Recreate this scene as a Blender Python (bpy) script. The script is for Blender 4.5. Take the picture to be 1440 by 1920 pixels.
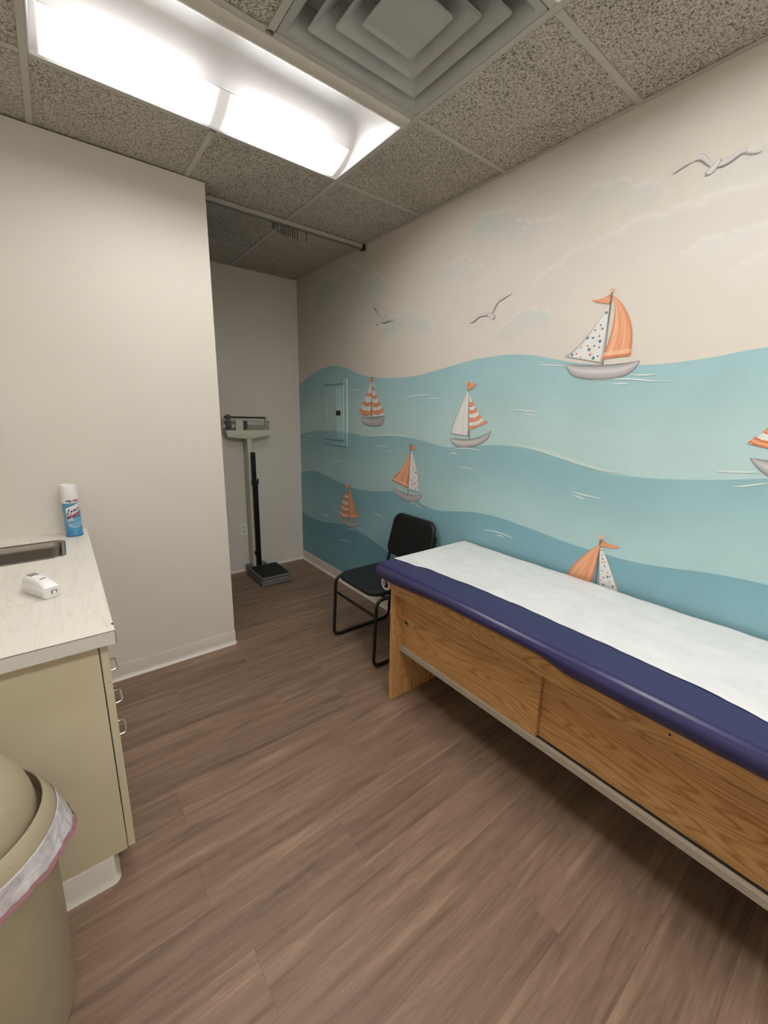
import bpy, bmesh, math, random
import numpy as np
from mathutils import Vector, Matrix

for o in list(bpy.data.objects):
    bpy.data.objects.remove(o)
scn = bpy.context.scene
rng = random.Random(7)

# ------------------------------------------------------------------ camera
cam_d = bpy.data.cameras.new('camera')
cam = bpy.data.objects.new('camera', cam_d)
scn.collection.objects.link(cam)
cam_d.sensor_fit = 'HORIZONTAL'
cam_d.sensor_width = 36.0
cam_d.lens = 778.676 / 1440 * 36.0
cam_d.shift_x = -10.31 / 1440
cam_d.shift_y = -9.05 / 1440
cam_d.clip_start = 0.02
rot = Matrix(((0.785779, 0.120766, -0.606602), (-0.618116, 0.188168, -0.763233), (0.021971, 0.974684, 0.222506)))
cam.matrix_world = Matrix.Translation((-1.28289, -2.11233, 1.51670)) @ rot.to_4x4()
scn.camera = cam

# ------------------------------------------------------------------ world, exposure (all light comes from the ceiling fixtures)
wd = bpy.data.worlds.new('world'); scn.world = wd; wd.use_nodes = True
wd.node_tree.nodes['Background'].inputs['Color'].default_value = (0.9, 0.87, 0.82, 1)
wd.node_tree.nodes['Background'].inputs['Strength'].default_value = 0.0
scn.view_settings.view_transform = 'Standard'
scn.view_settings.look = 'None'
scn.view_settings.gamma = 1.0
scn.view_settings.use_curve_mapping = False
scn.cycles.max_bounces = 6
scn.cycles.diffuse_bounces = 3
scn.cycles.glossy_bounces = 3
scn.cycles.transmission_bounces = 4
scn.view_settings.exposure = 1.32
LAMP = 15.0            # radiance of the troffer lenses

# room dimensions (metres): x to the right, y away from the camera, z up
W, BK, PT, EDGE, XL, YR, H = 0.595, 1.688, 0.458, -0.5215, -1.85, -3.30, 2.666
T = 0.6096

# ------------------------------------------------------------------ helpers
def lin(c):
    c = c / 255.0
    return c / 12.92 if c <= 0.04045 else ((c + 0.055) / 1.055) ** 2.4
def rgb(*c): return tuple(lin(v) for v in c)
def link(o, parent=None):
    scn.collection.objects.link(o)
    if parent is not None: o.parent = parent
    return o
WLOC = {}
def wloc(o):
    return WLOC.get(o.name, Vector((0, 0, 0)))
def empty(name, loc):
    o = bpy.data.objects.new(name, None); o.location = loc; o.empty_display_size = 0.05
    link(o); WLOC[o.name] = Vector(loc)
    return o
def tag(o, label, cat, group=None):
    o['label'] = label; o['category'] = cat
    if group: o['group'] = group
    return o
def structure(o, label=None):
    o['kind'] = 'structure'
    if label: o['label'] = label
    return o
def mk(name, verts, faces, mat, parent=None, smooth=False, cols=None, dom='POINT', origin=None):
    """mesh object from WORLD coordinates; origin at the base centre (or at the parent's origin)"""
    v = np.array([tuple(q) for q in verts], float)
    if parent is not None: org = np.array(wloc(parent))
    elif origin is not None: org = np.array(origin, float)
    else:
        lo, hi = v.min(0), v.max(0); org = np.array([(lo[0] + hi[0]) / 2, (lo[1] + hi[1]) / 2, lo[2]])
    me = bpy.data.meshes.new(name)
    me.from_pydata((v - org).tolist(), [], [list(f) for f in faces])
    if cols is not None:
        at = me.color_attributes.new('Col', 'FLOAT_COLOR', dom)
        arr = np.ones((len(cols), 4)); arr[:, :3] = np.array(cols)[:, :3]
        at.data.foreach_set('color', arr.ravel())
    me.materials.append(mat)
    if smooth:
        me.polygons.foreach_set('use_smooth', [True] * len(me.polygons))
    me.update()
    o = bpy.data.objects.new(name, me)
    if parent is None: o.location = org
    link(o, parent)
    WLOC[o.name] = Vector(org)
    return o
def bm_obj(name, bm, mat, parent=None, smooth=False, autos=None):
    bm.verts.ensure_lookup_table(); bm.verts.index_update()
    bmesh.ops.recalc_face_normals(bm, faces=bm.faces)
    vs = [v.co.copy() for v in bm.verts]; fs = [[v.index for v in f.verts] for f in bm.faces]
    bm.free()
    o = mk(name, vs, fs, mat, parent, smooth)
    if autos is not None:
        o.data.polygons.foreach_set('use_smooth', [True] * len(o.data.polygons))
        sharp(o, autos)
    return o
def sharp(o, deg=35):
    me = o.data; bm = bmesh.new(); bm.from_mesh(me); lim = math.radians(deg)
    for e in bm.edges:
        e.smooth = not (len(e.link_faces) != 2 or e.calc_face_angle(0) > lim)
    bm.to_mesh(me); bm.free()
def add_box(bm, lo, hi, bevel=0.0, seg=2, M=None):
    r = bmesh.ops.create_cube(bm, size=1.0)
    vs = r['verts']
    for v in vs:
        v.co = Vector(((lo[i] + hi[i]) / 2 + v.co[i] * (hi[i] - lo[i])) for i in range(3))
    if bevel > 0:
        es = list({e for v in vs for e in v.link_edges})
        g = bmesh.ops.bevel(bm, geom=es, offset=bevel, segments=seg, profile=0.5, affect='EDGES')
        vs = list({v for f in g['faces'] for v in f.verts} | {v for v in vs if v.is_valid})
    if M is not None:
        for v in vs: v.co = M @ v.co
    return vs
def box(name, lo, hi, mat, parent=None, bevel=0.0, seg=2, M=None):
    bm = bmesh.new(); add_box(bm, lo, hi, bevel, seg, M)
    o = bm_obj(name, bm, mat, parent, autos=(30 if seg == 1 else 50) if bevel else None)
    if bevel and seg > 1:
        w = o.modifiers.new('weighted_normals', 'WEIGHTED_NORMAL'); w.keep_sharp = True; w.weight = 90
    return o
def fillet(pts, r, n=6):
    pts = [Vector(p) for p in pts]; out = [pts[0]]
    for i in range(1, len(pts) - 1):
        a, b, c = pts[i - 1], pts[i], pts[i + 1]
        d1 = (a - b); d2 = (c - b); rr = min(r, d1.length * .49, d2.length * .49)
        p, q = b + d1.normalized() * rr, b + d2.normalized() * rr
        for k in range(n + 1):
            t = k / n
            out.append(p * (1 - t) ** 2 + b * 2 * t * (1 - t) + q * t * t)
    out.append(pts[-1]); return out
def tube_geo(pts, rad, seg=10, closed=False):
    pts = [Vector(p) for p in pts]; n = len(pts)
    rads = rad if isinstance(rad, (list, tuple)) else [rad] * n
    tang = []
    for i in range(n):
        a = pts[i - 1] if (i > 0 or closed) else pts[i]
        b = pts[(i + 1) % n] if (i < n - 1 or closed) else pts[i]
        tang.append((b - a).normalized())
    up = Vector((0, 0, 1)) if abs(tang[0].z) < .9 else Vector((1, 0, 0))
    nv = (up - tang[0] * up.dot(tang[0])).normalized()
    verts, faces = [], []
    for i in range(n):
        nv = (nv - tang[i] * nv.dot(tang[i])).normalized(); bv = tang[i].cross(nv)
        for k in range(seg):
            a = 2 * math.pi * k / seg
            verts.append(pts[i] + (nv * math.cos(a) + bv * math.sin(a)) * rads[i])
    for i in range(n if closed else n - 1):
        j = (i + 1) % n
        for k in range(seg):
            k2 = (k + 1) % seg
            faces.append((i * seg + k, i * seg + k2, j * seg + k2, j * seg + k))
    if not closed:
        faces.append(tuple(range(seg))[::-1]); faces.append(tuple((n - 1) * seg + k for k in range(seg)))
    return verts, faces
def tube(name, pts, rad, mat, parent=None, seg=10, closed=False):
    v, f = tube_geo(pts, rad, seg, closed)
    o = mk(name, v, f, mat, parent, smooth=True); sharp(o, 60); return o
def lathe_geo(prof, c, seg=40, axis='z'):
    verts, faces = [], []
    for (r, z) in prof:
        for k in range(seg):
            a = 2 * math.pi * k / seg
            p = (r * math.cos(a), r * math.sin(a), z)
            if axis == 'x': p = (z, r * math.cos(a), r * math.sin(a))
            elif axis == 'y': p = (r * math.cos(a), z, r * math.sin(a))
            verts.append((c[0] + p[0], c[1] + p[1], c[2] + p[2]))
    for i in range(len(prof) - 1):
        for k in range(seg):
            k2 = (k + 1) % seg
            faces.append((i * seg + k, i * seg + k2, (i + 1) * seg + k2, (i + 1) * seg + k))
    return verts, faces
def lathe(name, prof, c, mat, parent=None, seg=40, axis='z', ang=40):
    v, f = lathe_geo(prof, c, seg, axis)
    bm = bmesh.new(); bv = [bm.verts.new(q) for q in v]
    for q in f:
        try: bm.faces.new([bv[i] for i in q])
        except ValueError: pass
    bmesh.ops.remove_doubles(bm, verts=bm.verts, dist=1e-6)
    return bm_obj(name, bm, mat, parent, autos=ang)
def extrude_poly(name, poly, d0, d1, axis, mat, parent=None, bevel=0.0, autos=None):
    """poly 2D extruded along axis: 'x' -> (d, a, b); 'y' -> (a, d, b); 'z' -> (a, b, d)"""
    def P(a, b, d):
        return {'x': (d, a, b), 'y': (a, d, b), 'z': (a, b, d)}[axis]
    bm = bmesh.new()
    A = [bm.verts.new(P(a, b, d0)) for a, b in poly]; Bv = [bm.verts.new(P(a, b, d1)) for a, b in poly]
    bm.faces.new(A); bm.faces.new(Bv[::-1]); n = len(poly)
    for i in range(n): bm.faces.new((A[i], Bv[i], Bv[(i + 1) % n], A[(i + 1) % n]))
    bmesh.ops.recalc_face_normals(bm, faces=bm.faces)
    if bevel:
        bmesh.ops.bevel(bm, geom=list(bm.edges), offset=bevel, segments=2, profile=.5, affect='EDGES')
    return bm_obj(name, bm, mat, parent, autos=autos if autos else (50 if bevel else None))
def rrect(x0, x1, y0, y1, r, n=6):
    out = []
    for cx, cy, a0 in ((x1 - r, y1 - r, 0), (x0 + r, y1 - r, 90), (x0 + r, y0 + r, 180), (x1 - r, y0 + r, 270)):
        for k in range(n + 1):
            a = math.radians(a0 + 90 * k / n); out.append((cx + r * math.cos(a), cy + r * math.sin(a)))
    return out
def loft(name, loops, mat, parent=None, cap0=False, cap1=False, autos=40):
    n = len(loops[0]); v = [p for l in loops for p in l]; f = []
    for i in range(len(loops) - 1):
        for k in range(n):
            k2 = (k + 1) % n
            f.append((i * n + k, i * n + k2, (i + 1) * n + k2, (i + 1) * n + k))
    if cap0: f.append(tuple(range(n))[::-1])
    if cap1: f.append(tuple((len(loops) - 1) * n + k for k in range(n)))
    bm = bmesh.new(); bv = [bm.verts.new(q) for q in v]
    for q in f: bm.faces.new([bv[i] for i in q])
    return bm_obj(name, bm, mat, parent, autos=autos)

# ------------------------------------------------------------------ materials
def newmat(name):
    m = bpy.data.materials.new(name); m.use_nodes = True
    nt = m.node_tree; return m, nt, nt.nodes['Principled BSDF']
def N(nt, t, **k):
    n = nt.nodes.new(t)
    for a, b in k.items():
        if a.startswith('i_'): n.inputs[a[2:].replace('_', ' ')].default_value = b
        else: setattr(n, a, b)
    return n
def ramp(nt, fac, stops):
    r = nt.nodes.new('ShaderNodeValToRGB'); el = r.color_ramp.elements
    while len(el) < len(stops): el.new(0.5)
    for e, (p, c) in zip(el, stops): e.position = p; e.color = (*c, 1)
    nt.links.new(fac, r.inputs['Fac']); return r.outputs['Color']
def coords(nt, scale=(1, 1, 1), kind='Object'):
    tc = nt.nodes.new('ShaderNodeTexCoord'); mp = nt.nodes.new('ShaderNodeMapping')
    mp.inputs['Scale'].default_value = scale
    nt.links.new(tc.outputs[kind], mp.inputs['Vector']); return mp.outputs['Vector']
def noise(nt, vec, scale, detail=4, rough=.5, dist=0.0, w=None):
    n = nt.nodes.new('ShaderNodeTexNoise')
    if w is not None:
        va = nt.nodes.new('ShaderNodeVectorMath'); va.operation = 'ADD'       # every piece samples its own stretch of the pattern
        nt.links.new(vec, va.inputs[0]); nt.links.new(w, va.inputs[1]); vec = va.outputs[0]
    n.inputs['Scale'].default_value = scale; n.inputs['Detail'].default_value = detail
    n.inputs['Roughness'].default_value = rough; n.inputs['Distortion'].default_value = dist
    nt.links.new(vec, n.inputs['Vector']); return n.outputs['Fac']
def math_(nt, op, a, b=None, c=None):
    n = nt.nodes.new('ShaderNodeMath'); n.operation = op
    for i, v in enumerate((a, b, c)):
        if v is None: continue
        if isinstance(v, (int, float)): n.inputs[i].default_value = v
        else: nt.links.new(v, n.inputs[i])
    return n.outputs[0]
def mix(nt, fac, a, b, mode='MIX'):
    n = nt.nodes.new('ShaderNodeMix'); n.data_type = 'RGBA'; n.blend_type = mode
    for s, v in ((n.inputs[0], fac), (n.inputs[6], a), (n.inputs[7], b)):
        if isinstance(v, (int, float)): s.default_value = v
        elif isinstance(v, tuple): s.default_value = (*v, 1) if len(v) == 3 else v
        else: nt.links.new(v, s)
    return n.outputs[2]
def bump(nt, bs, h, strength=.2, dist=.002):
    b = nt.nodes.new('ShaderNodeBump'); b.inputs['Strength'].default_value = strength; b.inputs['Distance'].default_value = dist
    nt.links.new(h, b.inputs['Height']); nt.links.new(b.outputs['Normal'], bs.inputs['Normal'])
def plain(name, col, rough=.5, metal=0.0, var=.06, nscale=30, bstr=0.0, bscale=200, spec=None, coat=0.0):
    m, nt, b = newmat(name)
    v = coords(nt)
    n = noise(nt, v, nscale, 1)
    lo = tuple(c * (1 - var) for c in col); hi = tuple(min(1, c * (1 + var)) for c in col)
    nt.links.new(ramp(nt, n, [(.3, lo), (.7, hi)]), b.inputs['Base Color'])
    b.inputs['Roughness'].default_value = rough; b.inputs['Metallic'].default_value = metal
    if spec is not None: b.inputs['Specular IOR Level'].default_value = spec
    if coat: b.inputs['Coat Weight'].default_value = coat
    if bstr: bump(nt, b, noise(nt, v, bscale, 2), bstr, .001)
    return m
M = {}
M['wall'] = plain('wall_paint', rgb(225, 217, 205), .62, var=.012, nscale=3)
M['base'] = plain('cove_base', rgb(222, 215, 204), .42, var=.02, nscale=8)
M['tbar'] = plain('grid_metal', rgb(190, 185, 175), .5, var=.03, nscale=12)
M['diff'] = plain('diffuser_metal', rgb(176, 176, 170), .5, var=.03, nscale=14)
M['slab'] = plain('slab', rgb(90, 86, 80), .8)
M['subfloor'] = plain('subfloor', rgb(84, 68, 56), .8)
M['white_metal'] = plain('white_enamel', rgb(240, 239, 238), .38, var=.01)
M['track'] = plain('track_metal', rgb(176, 172, 162), .4, var=.05)
M['dark'] = plain('dark_plastic', rgb(38, 36, 34), .5)
M['bead'] = plain('bead_chain', rgb(52, 46, 40), .5, .2)
M['black'] = plain('black_metal', rgb(14, 14, 15), .32, 0, var=.1, spec=.5)
M['vinyl_blk'] = plain('black_vinyl', rgb(13, 14, 15), .5, var=.1, bstr=.25, bscale=420)
M['fabric_blk'] = plain('black_seat', rgb(12, 20, 20), .68, var=.12, bstr=.3, bscale=500)
M['navy'] = plain('navy_vinyl', rgb(45, 43, 85), .28, var=.05, nscale=40)
M['chrome'] = plain('chrome', rgb(212, 210, 206), .18, 1.0, var=.02)
M['brass'] = plain('nickel', rgb(190, 178, 150), .3, 1.0, var=.05)
M['white_pl'] = plain('white_plastic', rgb(238, 236, 234), .35, var=.01)
M['cab'] = plain('cabinet_laminate', rgb(206, 193, 164), .5, var=.02, nscale=10)
M['cabedge'] = plain('drawer_front', rgb(205, 193, 166), .5, var=.02)
M['edge_dk'] = plain('laminate_edge', rgb(66, 52, 42), .6)
M['bin'] = plain('bin_plastic', rgb(174, 161, 134), .42, var=.03, nscale=20, bstr=.12, bscale=500)
M['scale_w'] = plain('scale_enamel', rgb(214, 212, 190), .4, var=.02)
M['scale_g'] = plain('scale_base', rgb(112, 110, 106), .55, var=.05)
M['mat_blk'] = plain('rubber_mat', rgb(20, 20, 20), .75, var=.1, bstr=.5, bscale=260)
M['gun'] = plain('poise_metal', rgb(74, 72, 78), .45, .3, var=.06)
M['beam'] = plain('beam_metal', rgb(178, 172, 158), .4, .5, var=.05)
M['roll'] = plain('roll_paper', rgb(232, 229, 222), .7)
M['can_w'] = plain('can_white', rgb(240, 238, 236), .3, var=.01)
M['can_navy'] = plain('can_navy', rgb(24, 22, 86), .35)
M['can_red'] = plain('can_red', rgb(176, 34, 58), .35)
M['can_lt'] = plain('can_light_blue', rgb(170, 215, 228), .35)
M['can_rim'] = plain('can_rim', rgb(30, 70, 96), .35, .3)
M['pink'] = plain('drawstring_pink', rgb(176, 122, 134), .4, var=.1, nscale=60)
M['display'] = plain('display', rgb(150, 152, 148), .25)

def mat_can():
    m, nt, b = newmat('can_blue')
    tc = nt.nodes.new('ShaderNodeTexCoord'); sep = nt.nodes.new('ShaderNodeSeparateXYZ')
    nt.links.new(tc.outputs['Object'], sep.inputs[0])
    zf = math_(nt, 'DIVIDE', sep.outputs['Z'], .165)
    base = ramp(nt, zf, [(0, rgb(60, 128, 178)), (.3, rgb(88, 158, 200)), (.55, rgb(116, 182, 206)), (1.0, rgb(82, 152, 184))])
    v = nt.nodes.new('ShaderNodeTexVoronoi'); v.inputs['Scale'].default_value = 110
    nt.links.new(tc.outputs['Object'], v.inputs['Vector'])
    petals = math_(nt, 'LESS_THAN', v.outputs['Distance'], .36)
    low = math_(nt, 'MULTIPLY', petals, math_(nt, 'LESS_THAN', sep.outputs['Z'], .045))
    nt.links.new(mix(nt, math_(nt, 'MULTIPLY', low, .45), base, rgb(120, 185, 228)), b.inputs['Base Color'])
    b.inputs['Roughness'].default_value = .3; return m
M['can_blue'] = mat_can()

def mat_mural(name, var=.05, sc=5):
    m, nt, b = newmat(name)
    a = nt.nodes.new('ShaderNodeVertexColor'); a.layer_name = 'Col'
    v = coords(nt)
    n = noise(nt, v, sc, 4, .6)
    n2 = noise(nt, v, 140, 1)
    f = math_(nt, 'ADD', math_(nt, 'MULTIPLY', n, 2 * var), 1 - var)
    f = math_(nt, 'MULTIPLY', f, math_(nt, 'ADD', math_(nt, 'MULTIPLY', n2, .05), .975))
    c = nt.nodes.new('ShaderNodeCombineColor')
    for i in range(3): nt.links.new(f, c.inputs[i])
    nt.links.new(mix(nt, 1.0, a.outputs['Color'], c.outputs[0], 'MULTIPLY'), b.inputs['Base Color'])
    b.inputs['Roughness'].default_value = .55
    return m
M['mural'] = mat_mural('mural_paint', .035)
M['mural_sea'] = mat_mural('mural_sea_paint', .12, 3.2)

def mat_tile():
    m, nt, b = newmat('mineral_fibre_tile')
    oi = nt.nodes.new('ShaderNodeObjectInfo'); wv = math_(nt, 'MULTIPLY', oi.outputs['Random'], 40.0)
    v = coords(nt)
    fiss = noise(nt, v, 130, 2, .62, .9, w=wv)
    pits = noise(nt, v, 300, 0, .5, 0, w=wv)
    big = noise(nt, v, 5, 1, .5, 0, w=wv)
    a = math_(nt, 'ADD', math_(nt, 'MULTIPLY', fiss, .72), math_(nt, 'MULTIPLY', pits, .28))
    a = math_(nt, 'ADD', a, math_(nt, 'MULTIPLY', math_(nt, 'SUBTRACT', big, .5), .06))
    col = ramp(nt, a, [(.36, rgb(92, 86, 77)), (.44, rgb(152, 145, 133)), (.52, rgb(202, 195, 182)), (.66, rgb(216, 209, 196))])
    tone = math_(nt, 'ADD', math_(nt, 'MULTIPLY', oi.outputs['Random'], .10), .95)
    hs = nt.nodes.new('ShaderNodeHueSaturation'); nt.links.new(col, hs.inputs['Color']); nt.links.new(tone, hs.inputs['Value'])
    nt.links.new(hs.outputs[0], b.inputs['Base Color']); b.inputs['Roughness'].default_value = .9
    bump(nt, b, a, .8, .006); return m
M['tile'] = mat_tile()

def mat_plank():
    m, nt, b = newmat('vinyl_plank')
    oi = nt.nodes.new('ShaderNodeObjectInfo'); wv = math_(nt, 'MULTIPLY', oi.outputs['Random'], 60.0)
    v1 = coords(nt, (.55, 5.5, 1)); v2 = coords(nt, (2.5, 70, 1)); v3 = coords(nt, (.9, 13, 1))
    rings = noise(nt, v1, 1.6, 4, .55, .6, w=wv)
    cont = math_(nt, 'ADD', math_(nt, 'MULTIPLY', math_(nt, 'SINE', math_(nt, 'MULTIPLY', rings, 95)), .5), .5)
    fib = noise(nt, v2, 3.0, 4, .6, .2, w=wv)
    streak = noise(nt, v3, 1.7, 5, .6, .8, w=wv)
    a = math_(nt, 'ADD', math_(nt, 'MULTIPLY', streak, .72), math_(nt, 'MULTIPLY', cont, .05))
    a = math_(nt, 'ADD', a, math_(nt, 'MULTIPLY', fib, .23))
    col = ramp(nt, a, [(.32, rgb(98, 77, 62)), (.46, rgb(119, 95, 77)), (.56, rgb(130, 105, 86)), (.70, rgb(152, 126, 103))])
    tone = math_(nt, 'ADD', math_(nt, 'MULTIPLY', oi.outputs['Random'], .22), 1.04)
    hs = nt.nodes.new('ShaderNodeHueSaturation'); nt.links.new(col, hs.inputs['Color']); nt.links.new(tone, hs.inputs['Value'])
    nt.links.new(hs.outputs[0], b.inputs['Base Color'])
    nt.links.new(math_(nt, 'ADD', math_(nt, 'MULTIPLY', fib, .2), .42), b.inputs['Roughness'])
    bump(nt, b, fib, .10, .002); return m
M['plank'] = mat_plank()

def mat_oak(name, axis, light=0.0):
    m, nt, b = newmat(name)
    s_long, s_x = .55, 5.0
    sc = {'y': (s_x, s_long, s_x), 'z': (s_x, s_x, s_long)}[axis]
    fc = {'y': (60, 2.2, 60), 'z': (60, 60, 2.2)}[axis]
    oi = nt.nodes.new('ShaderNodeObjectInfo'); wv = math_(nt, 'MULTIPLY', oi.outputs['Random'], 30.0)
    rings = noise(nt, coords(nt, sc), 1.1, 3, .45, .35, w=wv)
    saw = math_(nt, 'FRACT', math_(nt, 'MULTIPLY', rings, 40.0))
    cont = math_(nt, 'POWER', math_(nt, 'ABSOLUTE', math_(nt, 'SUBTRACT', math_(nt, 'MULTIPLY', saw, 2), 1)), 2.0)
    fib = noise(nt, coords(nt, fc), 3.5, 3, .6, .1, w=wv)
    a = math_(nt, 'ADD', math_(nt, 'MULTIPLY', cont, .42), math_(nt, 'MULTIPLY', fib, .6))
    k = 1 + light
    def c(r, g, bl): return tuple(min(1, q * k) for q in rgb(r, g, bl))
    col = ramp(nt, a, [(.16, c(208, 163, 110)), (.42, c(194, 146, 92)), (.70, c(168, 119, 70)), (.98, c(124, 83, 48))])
    nt.links.new(col, b.inputs['Base Color']); b.inputs['Roughness'].default_value = .42
    return m
M['oak'] = mat_oak('oak_lengthwise', 'y')
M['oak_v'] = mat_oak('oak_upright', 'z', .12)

def mat_paper():
    m, nt, b = newmat('exam_paper')
    v = coords(nt, (1.2, .8, 1)); n = noise(nt, v, 9, 5, .6, .5); n2 = noise(nt, coords(nt), 400, 2)
    nt.links.new(ramp(nt, n, [(.3, rgb(212, 212, 211)), (.7, rgb(224, 224, 222))]), b.inputs['Base Color'])
    b.inputs['Roughness'].default_value = .65
    bump(nt, b, math_(nt, 'ADD', n, math_(nt, 'MULTIPLY', n2, .1)), .35, .006); return m
M['paper'] = mat_paper()
def mat_counter():
    m, nt, b = newmat('wood_grain_laminate')
    v = coords(nt, (4.5, .5, 1)); r = noise(nt, v, 1.5, 2, .4, .4)
    saw = math_(nt, 'FRACT', math_(nt, 'MULTIPLY', r, 14.0))
    ln = math_(nt, 'POWER', math_(nt, 'ABSOLUTE', math_(nt, 'SUBTRACT', math_(nt, 'MULTIPLY', saw, 2), 1)), 7.0)
    f = noise(nt, coords(nt, (22, 1.6, 1)), 2.2, 4, .6, .6)
    a = math_(nt, 'ADD', math_(nt, 'MULTIPLY', ln, .20), math_(nt, 'MULTIPLY', f, .75))
    nt.links.new(ramp(nt, a, [(.2, rgb(230, 225, 215)), (.45, rgb(226, 220, 209)), (.7, rgb(212, 204, 190))]), b.inputs['Base Color'])
    b.inputs['Roughness'].default_value = .4; return m
M['counter'] = mat_counter()
M['counter_edge'] = plain('laminate_band', rgb(206, 201, 192), .5, var=.03, nscale=90)
M['rail'] = plain('linen_laminate', rgb(172, 162, 146), .5, var=.12, nscale=420)
def mat_steel():
    m, nt, b = newmat('brushed_steel')
    n = noise(nt, coords(nt, (4, 200, 200)), 4, 3)
    nt.links.new(ramp(nt, n, [(.3, rgb(140, 134, 127)), (.7, rgb(168, 163, 156))]), b.inputs['Base Color'])
    b.inputs['Metallic'].default_value = 1.0; b.inputs['Roughness'].default_value = .24; return m
M['steel'] = mat_steel()
def mat_liner():
    m, nt, b = newmat('bag_film')
    n = noise(nt, coords(nt), 30, 3, .55, .5)
    nt.links.new(ramp(nt, n, [(.3, rgb(190, 182, 182)), (.7, rgb(236, 232, 232))]), b.inputs['Base Color'])
    b.inputs['Roughness'].default_value = .32
    b.inputs['Transmission Weight'].default_value = .12
    bump(nt, b, n, .55, .010); return m
M['liner'] = mat_liner()
def mat_lens(name='lit_lens', k0=1.0):
    """lit acrylic lens: two pairs of 2 ft tubes behind it, so it is dimmer at both ends and in the middle where the sockets sit"""
    m, nt, b = newmat(name)
    tc = nt.nodes.new('ShaderNodeTexCoord'); sep = nt.nodes.new('ShaderNodeSeparateXYZ')
    nt.links.new(tc.outputs['Object'], sep.inputs[0])
    ax = math_(nt, 'ABSOLUTE', sep.outputs['X'])                 # 0 = middle, .58 = end
    def sm(e0, e1):
        n = nt.nodes.new('ShaderNodeMapRange'); n.interpolation_type = 'SMOOTHSTEP'
        n.inputs['From Min'].default_value = e0; n.inputs['From Max'].default_value = e1
        nt.links.new(ax, n.inputs['Value']); return n.outputs[0]
    k = math_(nt, 'MULTIPLY', sm(.015, .12), sm(.575, .44))
    k = math_(nt, 'ADD', math_(nt, 'MULTIPLY', k, .985), .015)
    b.inputs['Base Color'].default_value = (*rgb(226, 216, 210), 1)
    b.inputs['Roughness'].default_value = .4
    b.inputs['Emission Color'].default_value = (1.0, .995, .985, 1)
    nt.links.new(math_(nt, 'MULTIPLY', k, LAMP * k0), b.inputs['Emission Strength'])
    return m
FIX = {'a': .72, 'b': .74, 'c': 1.75}          # per-fixture strength tuned to even the room light, the added rear lamp strongest
for q_, k_ in FIX.items(): M['lens_' + q_] = mat_lens('lit_lens_' + q_, k_)
M['lens_back'] = mat_lens('lit_lens_upper_side', .04)   # upper side set far weaker to keep the reflector vault from burning out

# ================================================================== THE ROOM
# ---- floor with single planks
floor = structure(box('floor', (XL - .1, YR - .1, -.05), (W + .1, BK + .1, -.004), M['subfloor']))
PW, PL = .1735, 1.22
ends = {0: -.94, 4: -1.078, 6: -1.086, 8: -1.017, 10: -.281, 11: .024, 2: -.52, 1: -.2, 3: -1.45, 5: -.4, 7: -.62, 9: -1.2}
y_top = .1916
pcache = {}
def plank(x0, x1, y0, y1):
    key = (round(x1 - x0, 4), round(y1 - y0, 4))
    if key not in pcache:
        L, Wd = x1 - x0, y1 - y0; g = .0001; c = .0003
        bm = bmesh.new()
        add_box(bm, (g, g, -.004), (L - g, Wd - g, 0))
        top = [f for f in bm.faces if f.normal.z > .9]
        bmesh.ops.bevel(bm, geom=[e for f in top for e in f.edges], offset=c, segments=1, affect='EDGES')
        me = bpy.data.meshes.new('plank'); bm.to_mesh(me); bm.free(); me.materials.append(M['plank']); pcache[key] = me
    o = bpy.data.objects.new('plank', pcache[key]); link(o, floor)
    o.location = Vector((x0, y0, 0)) - wloc(floor)
row = -9
while True:
    y1 = y_top - row * PW; y0 = y1 - PW
    if y1 < YR: break
    cy1, cy0 = min(y1, BK), max(y0, YR)
    if cy1 - cy0 > .004:
        e = ends.get(row, rng.uniform(-1.8, -.6))
        x = e - PL * math.ceil((e - XL) / PL)
        while x < W:
            a, b = max(x, XL), min(x + PL, W)
            if b - a > .004: plank(a, b, cy0, cy1)
            x += PL
    row += 1

# ---- walls
TOPZ = H + .34
structure(box('wall_back', (XL - .1, BK, -.05), (W + .1, BK + .1, TOPZ), M['wall']))
structure(box('wall_left', (XL - .1, YR - .1, -.05), (XL, BK + .1, TOPZ), M['wall']))
structure(box('wall_rear', (XL - .1, YR - .1, -.05), (W + .1, YR, TOPZ), M['wall']))
structure(box('wall_partition', (XL, PT, -.004), (EDGE, PT + .115, H - .001), M['wall'], bevel=.002))

# ---- vinyl cove base
def cove(name, a, b, nrm, h=.1, ret=None):
    a = Vector((*a, 0)); b = Vector((*b, 0)); n = Vector((*nrm, 0))
    prof = [(0, 0), (.016, 0), (.0145, .004), (.008, .010), (.0035, .020), (.003, .035), (.003, h - .004), (.0022, h), (0, h)]
    v = [a + n * d + Vector((0, 0, z)) for d, z in prof] + [b + n * d + Vector((0, 0, z)) for d, z in prof]
    k = len(prof); f = [(i, (i + 1) % k, k + (i + 1) % k, k + i) for i in range(k)] + [tuple(range(k)), tuple(range(k, 2 * k))[::-1]]
    bm = bmesh.new(); bv = [bm.verts.new(q) for q in v]
    for q in f: bm.faces.new([bv[i] for i in q])
    return structure(bm_obj(name, bm, M['base'], None, autos=60))
cove('baseboard_right', (W, YR), (W, BK), (-1, 0))
cove('baseboard_back', (XL, BK), (W, BK), (0, -1))
cove('baseboard_partition', (-1.235, PT), (EDGE, PT), (0, -1), .092)
cove('baseboard_partition_end', (EDGE, PT), (EDGE, PT + .115), (1, 0), .092)
cove('baseboard_rear', (XL, YR), (W, YR), (0, 1))
cove('baseboard_left', (XL, YR), (XL, -.80), (1, 0))

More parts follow.
